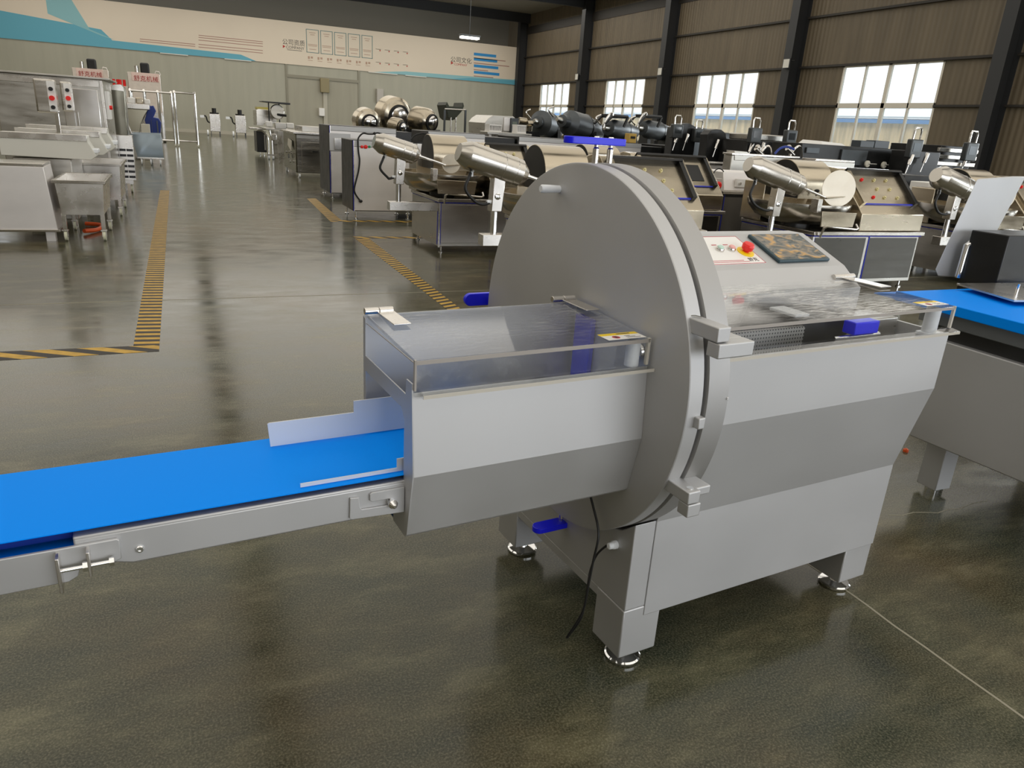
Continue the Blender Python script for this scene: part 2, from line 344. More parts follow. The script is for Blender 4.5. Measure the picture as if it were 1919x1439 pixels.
# building across the yard, seen through the windows
bx_ = XR + 13
o = MB().box(bx_, bx_ + .4, -30, 90, -.2, atX(1650, 222, bx_).z).build('outer_wall', panel_mat('yard_wall_render', '#f2d3a0', 3, 1, .1, .9, .35))
yb = thing('neighbouring_building', 'pale building across the yard with a blue eaves band, seen through the windows', 'building', (bx_, 20, 0))
o.parent = yb; o.location = (-bx_, -20, 0)
z0, z1 = atX(1650, 236, bx_).z, atX(1650, 222, bx_).z
MB().box(bx_ - .35, bx_, -30, 90, atX(1650, 231, bx_).z, atX(1650, 224, bx_).z).build('eaves_band', mat('blue_eaves', '#3f8fd8', .4), yb)
MB().prism([(bx_ - .3, z1), (bx_ + 6, z1 + 1.0), (bx_ + 6, z1 + 1.1), (bx_ - .3, z1 + .1)], -30, 90, 'y').build('roof', mat('pale_roof', '#e4e9ee', .5), yb)
struct(MB().box(XR + .15, 90, -60, 110, -.3, -.1).build('ground_outside', mat('yard_ground', '#9a958a', .9)))
struct(MB().box(-40, XR, -60, YF - .2, -.3, -.13).build('ground_front', mat('yard_ground', '#9a958a', .9)))

# ------------------------------------------------------------------ hazard tape and floor joints
def tape_mat(name, kx, ky, flip=1):
    m = bpy.data.materials.new(name); m.use_nodes = True; nt = m.node_tree; b = nt.nodes['Principled BSDF']; b.inputs['Roughness'].default_value = .5; b.inputs['Specular IOR Level'].default_value = .25
    tc = nt.nodes.new('ShaderNodeTexCoord'); sp = nt.nodes.new('ShaderNodeSeparateXYZ'); nt.links.new(tc.outputs['Object'], sp.inputs[0])
    a = nt.nodes.new('ShaderNodeMath'); a.operation = 'MULTIPLY'; a.inputs[1].default_value = kx; c = nt.nodes.new('ShaderNodeMath'); c.operation = 'MULTIPLY_ADD'; c.inputs[1].default_value = ky
    nt.links.new(sp.outputs[0], a.inputs[0]); nt.links.new(sp.outputs[1], c.inputs[0]); nt.links.new(a.outputs[0], c.inputs[2])
    fr = nt.nodes.new('ShaderNodeMath'); fr.operation = 'FRACT'; nt.links.new(c.outputs[0], fr.inputs[0])
    gt = nt.nodes.new('ShaderNodeMath'); gt.operation = 'GREATER_THAN'; gt.inputs[1].default_value = .5; nt.links.new(fr.outputs[0], gt.inputs[0])
    mx = nt.nodes.new('ShaderNodeMix'); mx.data_type = 'RGBA'; mx.inputs[6].default_value = lin('#2c2721'); mx.inputs[7].default_value = lin('#c49c3c'); nt.links.new(gt.outputs[0], mx.inputs[0])
    nz = nt.nodes.new('ShaderNodeTexNoise'); nz.inputs['Scale'].default_value = 14; nz.inputs['Detail'].default_value = 6; nt.links.new(tc.outputs['Object'], nz.inputs[0])
    mr = nt.nodes.new('ShaderNodeMapRange'); mr.inputs[1].default_value = .35; mr.inputs[2].default_value = .65; mr.inputs[3].default_value = .8; mr.inputs[4].default_value = 1.1; nt.links.new(nz.outputs[0], mr.inputs[0])
    vm = nt.nodes.new('ShaderNodeVectorMath'); vm.operation = 'SCALE'; nt.links.new(mx.outputs[2], vm.inputs[0]); nt.links.new(mr.outputs[0], vm.inputs['Scale']); nt.links.new(vm.outputs[0], b.inputs['Base Color'])
    return m
TAPE1 = tape_mat('hazard_stripes_along', 1.2, 9.6)
def flat(name, pts, m, z=.0015):
    b = MB(); lo = [Vector((p[0], p[1], .0002)) for p in pts]; hi = [Vector((p[0], p[1], z)) for p in pts]
    b.hexa(lo, hi); return b.build(name, m)
def F(x, y): return atZ(x, y, 0)
A, B_ = F(250, 648), F(299, 645)
o = flat('hazard_tape', [(A.x, A.y), (B_.x, B_.y - .02), (B_.x, 15.5), (A.x, 15.5)], TAPE1); tag(o, 'black and yellow hazard tape running up the left side of the aisle', 'floor tape')
a, d = F(87, 670.5), F(87, 655.5); t1 = 2.2
far = Vector((B_.x, A.y - .16)) ; q0 = Vector((B_.x, B_.y - .02))
def ext(p, q): return (q.x + (p.x - q.x) * t1, q.y + (p.y - q.y) * t1)
o = flat('hazard_tape', [ext(a, far), (far.x, far.y), (q0.x, q0.y), ext(d, q0)], tape_mat('hazard_stripes_across', 3.6, 6.0)); tag(o, 'black and yellow hazard tape crossing the near left corner of the marked bay', 'floor tape')
a, b_, c, d = F(865, 580), F(838, 580), F(667, 448), F(693, 448)
o = flat('hazard_tape', [(a.x, a.y), (b_.x, b_.y), (c.x, c.y + .05), (d.x, d.y + .05)], tape_mat('hazard_stripes_right', -4, 9.5)); tag(o, 'black and yellow hazard tape running diagonally behind the round blade housing', 'floor tape')
o = flat('hazard_tape', [(d.x, d.y + .06), (c.x, d.y + .06), (c.x, d.y + .2), (4.6, d.y + .2)][:0] or [(c.x, d.y + .06), (4.5, d.y + .06), (4.5, d.y + .2), (c.x, d.y + .2)], tape_mat('hazard_stripes_c', 4.5, 4)); tag(o, 'thin strip of hazard tape just before the feet of the cutter at the aisle', 'floor tape')
a, b_, c, d = F(640, 413), F(617, 413), F(575, 372), F(592, 372)
o = flat('hazard_tape', [(a.x, a.y), (b_.x, b_.y), (c.x, c.y), (d.x, d.y)], tape_mat('hazard_stripes_d', -4, 7)); tag(o, 'hazard tape beside the tall back cabinets on the right of the aisle', 'floor tape')
o = flat('hazard_tape', [(b_.x, a.y - .14), (3.6, a.y - .14), (3.6, a.y), (b_.x, a.y)], tape_mat('hazard_stripes_e', 4.5, 4)); tag(o, 'strip of hazard tape along the front of the tall cabinet with red buttons', 'floor tape')
JM = mat('floor_joint_line', '#8f8a78', .7)
def strip(name, pts, wd, m):
    b = MB(); P = [Vector((p[0], p[1], 0)) for p in pts]
    L = []; R = []
    for i, p in enumerate(P):
        d = (P[min(i + 1, len(P) - 1)] - P[max(i - 1, 0)]).normalized(); n = Vector((-d.y, d.x, 0)) * wd / 2 * (1 if not callable(wd) else 1)
        L.append(p + n); R.append(p - n)
    for i in range(len(P) - 1):
        b.hexa([L[i] + Vector((0, 0, .0001)), R[i] + Vector((0, 0, .0001)), R[i + 1] + Vector((0, 0, .0001)), L[i + 1] + Vector((0, 0, .0001))],
               [L[i] + Vector((0, 0, .0009)), R[i] + Vector((0, 0, .0009)), R[i + 1] + Vector((0, 0, .0009)), L[i + 1] + Vector((0, 0, .0009))])
    return b.build(name, m)
jx = F(1590, 1110).x
random.seed(3)
struct(strip('trim_50', [(jx + random.uniform(-.004, .004), y) for y in [-6 + i * .12 for i in range(66)]], .009, JM))
jy = F(87, 569).y
struct(strip('trim_51', [(XL, jy), (XR, jy)], .012, JM))
cr = [F(*p) for p in ((1665, 965), (1690, 966), (1712, 960), (1735, 960), (1758, 961), (1775, 955), (1800, 953), (1820, 944), (1850, 938))]
struct(strip('trim_52', [(p.x, p.y) for p in cr], .005, JM))

# ------------------------------------------------------------------ the slicer (frame: u along the belt, v away from the camera, z up)
CV, CZ, RR = 1.687, .905, .522
S = thing('meat_slicer', 'large satin steel slicer with round blade housing and blue belt, in the foreground', 'slicing machine', (1.72, 1.7, 0), frame='slicer')
def sb(b, name, m, bev=.0, par=S, **k): return b.build(name, m, par, bev, **k)
UB0, UB1, UE = 1.164, 1.238, 2.265
# machine body with the trough cut into it
prof = [(1.344, .19), (1.344, .50), (1.277, .80), (1.277, .985), (1.286, .985), (1.286, .90), (1.36, .86), (1.60, .86), (1.615, .90), (1.615, 1.055),
        (1.649, 1.079), (1.698, 1.117), (1.90, 1.199), (1.97, 1.199), (2.06, 1.10), (2.09, .9), (2.09, .19)]
body = sb(MB().prism(prof, UB1, UE - .004), 'body', BLAST, .002, ang=7)
e = MB().prism([(1.29, .80), (1.29, .98), (1.62, .98), (1.62, .80)], UE - .014, UE); sb(e, 'trough_end_wall', BLAST, par=body)
low = MB().prism([(1.344, .225), (1.344, .505), (1.40, .46), (1.687, .36), (2.0, .46), (2.09, .505), (2.09, .225)], UB0, UB1 - .0015)
sb(low, 'front_apron', BLAST, .003)
sb(MB().box(UB0 + .004, UB1, 1.35, 2.085, .19, .222), 'base_rail', BLAST, .003)
sb(MB().box(UE - .004, UE + .01, 1.36, 2.05, .235, .48), 'end_cover', BLAST, .002)
def leg(u0, v0, z1=.222):
    b = MB().prism([(v0, .058), (v0, z1), (v0 + .135, z1), (v0 + .135, .058)], u0, u0 + .135)
    L = sb(b, 'leg', BLAST2, .004)
    c = (u0 + .068, v0 + .062)
    ft = MB().lathe((c[0], c[1], .0), (0, 0, 1), [(0, .042), (.004, .053), (.012, .055), (.016, .050), (.020, .016), (.03, .012), (.07, .012)], 32)
    sb(ft, 'levelling_foot', CHROME, par=L)
leg(1.166, 1.346); leg(2.122, 1.346, .205); leg(1.166, 1.984 - .0, .222); leg(2.122, 1.95, .205)
# round blade housing
fl = MB().lathe((1.172, CV, CZ), (1, 0, 0), [(0, RR - .006), (.003, RR), (.066, RR), (.07, RR - .004), (.072, RR - .02)], 128)
fl = sb(fl, 'housing_rim', RIM)
sb(MB().lathe((1.150, CV, CZ), (1, 0, 0), [(0, RR - .02), (.03, RR - .02)], 128), 'housing_gap', BLKGAP)  # near-black ring paints the shade in the gap behind the door
dr = MB().lathe((1.116, CV, CZ), (1, 0, 0), [(0, RR - .0085), (.0015, RR - .003), (.004, RR - .0015), (.0435, RR - .0015), (.045, RR - .004)], 160)
door = sb(dr, 'housing_door', BLAST, ang=20)
sb(MB().lathe((1.117, 1.797, 1.347), (-1, 0, 0), [(0, .010), (.04, .0115), (.058, .0115), (.062, .009)], 24), 'door_knob', WHITEP, par=door)
# hinges on the near side
def hinge_block(b, name, par=S): return sb(b, name, BLAST2, .003, par=par, seg=3)
hp = [pu(1292, 592, 1.13), pu(1335, 609, 1.13), pu(1333, 635, 1.13), pu(1296, 618, 1.13)]
hinge_block(MB().box(1.126, 1.163, 1.118, 1.235, 1.088, 1.122), 'hinge_arm', door)
hinge_block(MB().box(1.130, 1.236, 1.112, 1.150, 1.052, 1.086), 'hinge_bracket').data
hinge_block(MB().box(1.190, 1.236, 1.1503, 1.24, 1.0525, 1.0858), 'hinge_bracket')
hinge_block(MB().box(1.126, 1.163, 1.128, 1.245, .686, .718), 'hinge_arm', door)
hinge_block(MB().box(1.130, 1.170, 1.128, 1.165, .650, .684), 'hinge_bracket')
hinge_block(MB().box(1.166, 1.215, 1.150, 1.25, .690, .712), 'hinge_bracket')
sb(MB().lathe((1.1445, 1.147, .717), (0, 0, 1), [(0, .009), (.0035, .0085)], 20), 'hinge_pin', CHROME)
hinge_block(MB().box(1.143, 1.163, 1.150, 1.175, .868, .896), 'door_stop', door)
# blue clamp bars
def clamp(ang, name='clamp_bar'):
    c, s_ = math.cos(ang), math.sin(ang)
    def P(r, t, u): return (u, CV + c * r - s_ * t, CZ + s_ * r + c * t)
    r0, r1 = RR + .046, RR + .064
    b = MB(); n = 14
    prof = [(1.232, -.022), (1.232, .022)] + [(1.074 - .022 * math.sin(PI * q / n), .022 * math.cos(PI * q / n)) for q in range(n + 1)]
    A = [b.bm.verts.new(P(r0, t, u)) for u, t in prof]; B2 = [b.bm.verts.new(P(r1, t, u)) for u, t in prof]; m = len(prof)
    b.bm.faces.new(A); b.bm.faces.new(B2[::-1])
    for i in range(m): b.bm.faces.new((A[i], A[(i + 1) % m], B2[(i + 1) % m], B2[i]))
    cb_ = sb(b, name, BLUEP, .002)
    for u in (1.152, 1.198):
        rb_ = RR - .012
        sb(MB().lathe(P(rb_, 0, u), Vector(P(1, 0, 0)) - Vector(P(0, 0, 0)), [(0, .0085), (.048, .0085), (.052, .0055), (.058, .0055)], 20), 'clamp_pin', WHITEP if False else GALV, par=cb_)
        sb(MB().lathe(P(r1, 0, u), Vector(P(1, 0, 0)) - Vector(P(0, 0, 0)), [(0, .0075), (.003, .006)], 20), 'clamp_screw', CHROME, par=cb_)
clamp(PI / 2 + .0); clamp(math.radians(2)); clamp(math.radians(-90))
# weld beads where the hinge blocks meet the rim, and a small screw on it
sb(MB().tube([(1.150, 1.20, 1.124), (1.140, 1.212, 1.125), (1.127, 1.22, 1.123)], .0022, 6), 'weld_bead', CHROME)
sb(MB().tube([(1.127, 1.225, .720), (1.145, 1.222, .7205), (1.163, 1.215, .720)], .0024, 6), 'weld_bead', CHROME)
sb(MB().lathe((1.236, 1.166, .93), (0, -1, 0), [(0, .004), (.003, .003)], 10), 'rim_screw', CHROME)
# outfeed shroud
UL, UD = .508, 1.1155
def wall(p, t=.003): pass
fw = [(1.3225, .972), (1.3095, .785), (1.341, .628), (1.352, .618), (1.64, .618), (1.6565, .634), (1.6565, 1.056)]
inn = [(1.6535, 1.056), (1.6535, .637), (1.638, .621), (1.354, .621), (1.344, .630), (1.3125, .785), (1.3255, .972)]
sh = MB(); n = len(fw); I2 = inn[::-1]
ring = lambda u, P: [sh.bm.verts.new((u, a, b)) for a, b in P]
o0, o1, i0, i1 = ring(UL, fw), ring(UD, fw), ring(UL, I2), ring(UD, I2)
for i in range(n - 1):
    sh.bm.faces.new((o0[i], o0[i + 1], o1[i + 1], o1[i])); sh.bm.faces.new((i0[i + 1], i0[i], i1[i], i1[i + 1]))
    sh.bm.faces.new((o0[i + 1], o0[i], i0[i], i0[i + 1])); sh.bm.faces.new((o1[i], o1[i + 1], i1[i + 1], i1[i]))
for a in (0, n - 1): sh.bm.faces.new((o0[a], o1[a], i1[a], i0[a]))
shroud = sb(sh, 'outfeed_shroud', BLAST2, ang=5)
# end frame of the shroud
ef = MB()
ef.prism([(1.3225, .972), (1.3095, .785), (1.341, .628), (1.352, .618), (1.43, .618), (1.43, .665), (1.366, .672), (1.366, .90), (1.39, .925), (1.39, .958), (1.36, .958), (1.357, .993), (1.3235, .993)], UL - .003, UL + .0)
ef.prism([(1.39, .925), (1.655, .925), (1.655, .958), (1.39, .958)], UL - .003, UL)
ef.prism([(1.640, .63), (1.6565, .634), (1.6565, 1.056), (1.640, 1.05)], UL - .003, UL)
ef.prism([(1.366, .672), (1.372, .672), (1.372, .90), (1.366, .90)], UL, UL + .02)
ef.prism([(1.39, .92), (1.655, .92), (1.655, .925), (1.39, .925)], UL - .003, UL + .022)
sb(ef, 'end_frame', BLAST2, 0, par=shroud)
# clear hinged lids
def lid(u0, u1, vb, zb, vf, zf, zs, lipv, lipu, name='clear_lid', am=None):
    T = .008
    b = MB().prism([(vb, zb - T), (vb, zb), (vf, zf), (vf, zs), (vf + T, zs), (vf + T, zf - T)], u0, u1)
    L = sb(b, name, am or ACR, .001)
    lp = sb(MB().prism([(lipv, zs - .0), (lipv, zs + .010), (vf, zs + .014), (vf, zs)], u0 + lipu, u1 + .008), 'lid_lip', ACR, .001, par=L)
    sb(MB().box(u0 + lipu, u1 + .008, lipv - .0012, lipv, zs + .001, zs + .009), 'lip_edge', mat('cut_acrylic_edge', '#c4bfb4', .3), par=lp)
    sb(MB().box(u0 + .002, u1, vf - .001, vf, zf - .010, zf - .001), 'front_edge', mat('acrylic_edge', '#a39d97', .3), par=L)
    sb(MB().box(u1 - .006, u1 + .0015, vf - .001, vf + .007, zs + .014, zf), 'corner_edge', mat('cut_acrylic_edge', '#c4bfb4', .3), par=L)
    sb(MB().box(u0 - .001, u0 + .003, vf - .001, vf + .007, zs + .014, zf), 'corner_edge', mat('acrylic_edge', '#a39d97', .3), par=L)
    sb(MB().box(u0 - .0005, u0 + .0015, vf, vb, min(zf, zb) - T + .0, min(zf, zb) - T + .002), 'lid_edge', mat('acrylic_edge', '#a39d97', .3), par=L)
    return L
L1 = lid(UL, 1.107, 1.640, 1.062, 1.3145, 1.046, .966, 1.296, .012)
def hinge(u0, v, z, par, back=1):
    h = sb(MB().cyl((u0, v, z), (u0 + .035, v, z), .0085, n=24).cyl((u0 + .036, v, z), (u0 + .071, v, z), .0085, n=24), 'lid_hinge', GALV, .001, par=par)
    sb(MB().box(u0 + .030, u0 + .072, v - .125, v - .004, z - .004, z - .001), 'hinge_leaf', GALV, .001, par=h)
hinge(.506, 1.650, 1.0665, L1); hinge(1.03, 1.650, 1.0685, L1)
def sticker(u0, u1, v0, v1, z, par, zf=None):
    s1 = sb(MB().box(u0, u1, v0, v1, z, z + .0006), 'warning_label', WHITE, par=par)
    sb(MB().box(u0, u1, v1 - (v1 - v0) * .33, v1, z + .0006, z + .0009), 'label_header', YEL, par=s1)
    sb(MB().box(u0 + (u1 - u0) * .45, u0 + (u1 - u0) * .8, v1 - (v1 - v0) * .22, v1 - (v1 - v0) * .12, z + .0009, z + .0011), 'label_text', INK, par=s1)
    r = MB().lathe((u0 + (u1 - u0) * .3, v0 + (v1 - v0) * .35, z + .0006), (0, 0, 1), [(0, .010), (.0004, .010), (.0004, .0075), (.0001, .0075)], 24); sb(r, 'warning_ring', REDP, par=s1)
    q = MB()
    for i in range(3): q.box(u0 + (u1 - u0) * .55, u0 + (u1 - u0) * (.9 - .1 * i), v0 + (v1 - v0) * (.15 + .15 * i), v0 + (v1 - v0) * (.2 + .15 * i), z + .0006, z + .0008)
    q.box(u0 + (u1 - u0) * .27, u0 + (u1 - u0) * .33, v0 + (v1 - v0) * .2, v0 + (v1 - v0) * .5, z + .0006, z + .0008)
    sb(q, 'label_lines', INK, par=s1)
sticker(.988, 1.098, 1.320, 1.368, 1.0485, L1)
sb(MB().cyl((1.078, 1.340, .972), (1.078, 1.340, 1.0375), .0175, n=32), 'lid_buffer', WHITEP, .002, par=shroud)
sb(MB().box(1.098, 1.1145, 1.553, 1.632, .80, 1.030), 'blue_scraper', BLUED, .003, par=shroud)
sb(MB().lathe((1.1145, 1.36, 1.00), (-1, 0, 0), [(0, .02), (.006, .018), (.01, .01)], 24), 'door_bolt', CHROME, par=door)
# conveyor
VR = 1.360
rail = MB()
def rail_side(v0, v1, b):
    pr = [(-.125, .705), (-.125, .752), (UL + .06, .752), (UL + .06, .680), (-.034, .680)]
    b.prism([(p[0], p[1]) for p in pr], v0, v1, 'y')
rail_side(VR, VR + .014, rail); cf = sb(rail, 'belt_frame', BLAST2, .004, seg=3)
rail = MB(); rail_side(1.640, 1.650, rail); sb(rail, 'belt_frame', BLAST2, .002)
sb(MB().box(-.125, UL + .06, VR + .0005, VR + .03, .748, .7555), 'frame_flange', BLAST2, .003, par=cf)
bl = MB(); nn = 12; r_ = .022; u0, u1 = -.37, .84; zt = .768
pts = [(u1, zt)] + [(u0 - r_ * math.sin(PI * q / nn), zt - r_ + r_ * math.cos(PI * q / nn)) for q in range(nn + 1)] + [(u1, zt - 2 * r_)]
ip = [(u1, zt - 2 * r_ + .002)] + [(u0 - (r_ - .002) * math.sin(PI * q / nn), zt - r_ + (r_ - .002) * math.cos(PI * q / nn)) for q in range(nn, -1, -1)] + [(u1, zt - .002)]
bl.prism(pts + ip, 1.364, 1.655, 'y'); sb(bl, 'conveyor_belt', BELT)
sb(MB().box(-.33, -.10, 1.395, 1.62, .738, .7645), 'belt_bed', NAVY)
sb(MB().cyl((-.37, 1.37, .746), (-.37, 1.645, .746), .0195, n=32), 'end_roller', CHROME)
# tensioner at the left end
tp = sb(MB().prism([(-.42, .672), (-.42, .742), (-.056, .742), (-.052, .738), (-.052, .700), (-.066, .694), (-.12, .694), (-.125, .680), (-.14, .672)], VR - .008, VR - .0005, 'y'), 'tensioner_plate', BLAST2, .0015)
sb(MB().box(-.1535, -.1475, VR - .036, VR - .008, .668, .738), 'tensioner_lug', GALV, .001, par=tp)
sb(MB().box(-.106, -.1005, VR - .032, VR - .008, .688, .738), 'tensioner_lug', GALV, .001, par=tp)
sb(MB().cyl((-.1475, VR - .022, .706), (-.066, VR - .022, .706), .0038, n=14), 'tension_bolt', CHROME, par=tp)
sb(MB().cyl((-.114, VR - .022, .706), (-.106, VR - .022, .706), .0095, n=6), 'hex_nut', CHROME, par=tp)
sb(MB().cyl((-.072, VR - .022, .706), (-.064, VR - .022, .706), .0085, n=6), 'bolt_head', CHROME, par=tp)
sb(MB().lathe((-.021, VR, .7085), (0, -1, 0), [(0, .0075), (.003, .0075), (.005, .006), (.005, .0035), (.003, .003)], 24), 'socket_screw', CHROME, par=cf)
# bayonet plate with the cap nut
sp_ = [(.380, .690), (.385, .686), (UL - .004, .680), (UL - .004, .742), (.430, .742), (.425, .738), (.425, .724), (.430, .720), (.470, .720), (.475, .712), (.470, .704), (.408, .706), (.403, .712), (.401, .736), (.382, .738)]
slp = sb(MB().prism(sp_, VR - .006, VR - .0005, 'y'), 'bayonet_plate', BLAST2, .001, par=cf)
sb(MB().lathe((.474, VR, .711), (0, -1, 0), [(0, .0095), (.012, .0095), (.013, .0105), (.018, .0105), (.020, .0085), (.026, .0065), (.029, .003)], 24), 'cap_nut', CHROME, par=cf)
# product guides on the belt
g1 = MB().prism([(.266, .7975 - .026), (.262, .828), (.265, .8305), (.463, .8305), (.463, .860), (.70, .860), (.70, .7975 - .026)], 1.600, 1.6035, 'y'); sb(g1, 'product_guide', mat('pale_guide_steel', (.72, .72, .72), .6, .5))
g2 = MB().prism([(.285, .7695), (.285, .778), (.495, .778), (.495, .800), (.56, .800), (.56, .7695)], 1.3805, 1.383, 'y'); sb(g2, 'product_guide', mat('pale_guide_steel', (.72, .72, .72), .6, .5))
# infeed side: lid, buffer, gripper, perforated plate, blue block
L2 = lid(1.262, 2.241, 1.645, 1.080, 1.267, 1.072, .990, 1.240, -.01, am=ACR2)
sb(MB().cyl((2.195, 1.304, .985), (2.195, 1.304, 1.062), .0215, n=32).box(2.17, 2.23, 1.285, 1.33, .975, .985), 'lid_buffer', WHITEP, .002)
sticker(2.125, 2.232, 1.285, 1.333, 1.0745, L2)
hg = sb(MB().cyl((2.16, 1.655, 1.086), (2.262, 1.655, 1.086), .010, n=24), 'lid_hinge', GALV, par=L2)
sb(MB().box(2.20, 2.255, 1.50, 1.65, 1.081, 1.0845), 'hinge_leaf', GALV, .001, par=hg)
pf = mat('perforated_sheet', '#55524c', .4, .9)
def perf():
    nt = pf.node_tree; b = nt.nodes['Principled BSDF']; tc = nt.nodes.new('ShaderNodeTexCoord'); vo = nt.nodes.new('ShaderNodeTexVoronoi'); vo.inputs['Scale'].default_value = 95; vo.inputs['Randomness'].default_value = 0
    nt.links.new(tc.outputs['Object'], vo.inputs[0]); cr_ = nt.nodes.new('ShaderNodeValToRGB'); cr_.color_ramp.elements[0].position = .35; cr_.color_ramp.elements[0].color = (.02, .02, .02, 1)
    cr_.color_ramp.elements[1].position = .42; cr_.color_ramp.elements[1].color = (.3, .29, .27, 1); nt.links.new(vo.outputs[0], cr_.inputs[0]); nt.links.new(cr_.outputs[0], b.inputs['Base Color'])
perf()
sb(MB().box(1.25, 1.70, 1.36, 1.375, .90, 1.022), 'perforated_plate', pf)
gp = sb(MB().hexa([(1.66, 1.39, .88), (1.71, 1.39, .88), (1.71, 1.60, .88), (1.66, 1.60, .88)], [(1.72, 1.39, 1.035), (2.02, 1.39, 1.01), (2.02, 1.60, 1.01), (1.72, 1.60, 1.035)]), 'product_gripper', DARKM, .004)
sb(MB().box(1.70, 1.76, 1.40, 1.50, 1.036, 1.046), 'lid_window_glint', WHITEP, .003, par=gp)  # white block stands in for a window reflection in the lid
sb(MB().box(1.76, 2.24, 1.44, 1.55, .93, .995), 'gripper_rail', BRUSHD, .004)
bb = sb(MB().box(1.868, 1.975, 1.322, 1.365, .992, 1.030), 'blue_block', BLUEP, .003)
sb(MB().cyl((1.80, 1.335, .985), (2.0, 1.335, .985), .006, n=12), 'guide_rod', CHROME)
sb(MB().cyl((1.30, 1.60, .95), (2.24, 1.60, .95), .010, n=16), 'guide_rod', CHROME)
# control panel on the sloping hood
vN = Vector((0, -(1.199 - 1.117), .202)).normalized(); vT = Vector((0, .202, .082)).normalized()
def onp(u, v, h=0):  # a point on the slope
    return Vector((u, 1.698, 1.117)) + vT * ((v - 1.698) / vT.y) + vN * h
def slab(u0, u1, v0, v1, h0, h1): return MB().hexa([onp(u0, v0, h0), onp(u1, v0, h0), onp(u1, v1, h0), onp(u0, v1, h0)], [onp(u0, v0, h1), onp(u1, v0, h1), onp(u1, v1, h1), onp(u0, v1, h1)])
pn = sb(slab(1.62, 1.905, 1.727, 1.885, 0, .0012), 'button_panel', WHITE)
for (a, b2, c_, d_) in ((1.62, 1.905, 1.727, 1.7295), (1.62, 1.905, 1.8825, 1.885), (1.64, 1.82, 1.745, 1.7475), (1.64, 1.84, 1.737, 1.7395), (1.9025, 1.905, 1.727, 1.885)):
    sb(slab(a, b2, c_, d_, .0012, .0015), 'panel_line', REDP, par=pn)
lg = text('panel_logo', '舒克', .022, INK, onp(1.842, 1.741, .0016), (math.atan2(.082, .202), 0, 0), pn, .0002)
for (u, cap_, ring_) in ((1.764, mat('green_lens', '#b9d6c8', .2), WHITEP), (1.815, mat('red_lens', '#e7a9a4', .2), WHITEP)):
    q = sb(MB().lathe(onp(u, 1.806, .0012), vN, [(0, .0150), (.006, .0150), (.010, .0125)], 32), 'push_button', GALV, par=pn)
    sb(MB().lathe(onp(u, 1.806, .010), vN, [(0, .0115), (.004, .0112), (.006, .009)], 32), 'button_lens', cap_, par=q)
    sb(slab(u - .012, u + .010, 1.833, 1.837, .0012, .0015), 'button_caption', REDP, par=q)
q = sb(MB().lathe(onp(1.866, 1.790, .0012), vN, [(0, .030), (.003, .030), (.004, .028)], 40), 'emergency_stop', YEL, par=pn)
sb(MB().lathe(onp(1.866, 1.790, .004), vN, [(0, .011), (.008, .011), (.010, .019), (.024, .021), (.030, .017), (.031, .004)], 40), 'stop_button', RED, par=q)
scb = sb(slab(1.957, 2.207, 1.722, 1.882, 0, .012), 'touch_screen', mat('screen_bezel', '#27414a', .3), .004)
def film_mat():
    m = bpy.data.materials.new('crumpled_film'); m.use_nodes = True; nt = m.node_tree; b = nt.nodes['Principled BSDF']; b.inputs['Roughness'].default_value = .15
    tc = nt.nodes.new('ShaderNodeTexCoord'); mp = nt.nodes.new('ShaderNodeMapping'); mp.inputs['Scale'].default_value = (14, 26, 14); mp.inputs['Rotation'].default_value = (0, 0, -.5)
    nz = nt.nodes.new('ShaderNodeTexNoise'); nz.inputs['Scale'].default_value = 1; nz.inputs['Detail'].default_value = 4; nz.inputs['Distortion'].default_value = 1.4
    nt.links.new(tc.outputs['Object'], mp.inputs[0]); nt.links.new(mp.outputs[0], nz.inputs[0])
    r = nt.nodes.new('ShaderNodeValToRGB'); r.color_ramp.elements[0].position = .4; r.color_ramp.elements[0].color = lin('#4a5150'); r.color_ramp.elements[1].position = .66; r.color_ramp.elements[1].color = lin('#c79a55')
    e = r.color_ramp.elements.new(.52); e.color = lin('#7d7568'); nt.links.new(nz.outputs[0], r.inputs[0]); nt.links.new(r.outputs[0], b.inputs['Base Color'])
    bp = nt.nodes.new('ShaderNodeBump'); bp.inputs['Strength'].default_value = .5; bp.inputs['Distance'].default_value = .004; nt.links.new(nz.outputs[0], bp.inputs['Height']); nt.links.new(bp.outputs[0], b.inputs['Normal']); return m
sb(slab(1.966, 2.198, 1.728, 1.876, .012, .0125), 'screen_film', film_mat(), par=scb)
# cable gland and loop of cable
sb(MB().lathe((1.164, 1.415, .405), (-1, 0, 0), [(0, .0125), (.012, .0125), (.014, .0105), (.026, .0095), (.028, .007)], 20), 'cable_gland', WHITEP)
cb2 = [(1.10, 1.53, .615), pu(1113, 955, 1.098), pu(1120, 985, 1.095), pu(1121, 1010, 1.09), pu(1112, 1050, 1.085), pu(1104, 1090, 1.08), pu(1094, 1140, 1.075), pu(1078, 1170, 1.07), pu(1063, 1193, 1.065), pu(1068, 1188, 1.072), pu(1090, 1155, 1.085), pu(1101, 1100, 1.10), pu(1106, 1070, 1.115), pu(1118, 1040, 1.13), pu(1136, 1023, 1.138), (1.140, 1.415, .405)]
cb2 = [Vector(p) for p in cb2]
mz = min(p.z for p in cb2)
sb(MB().tube(cb2, .0033, 8, 6), 'cable', BLACK)

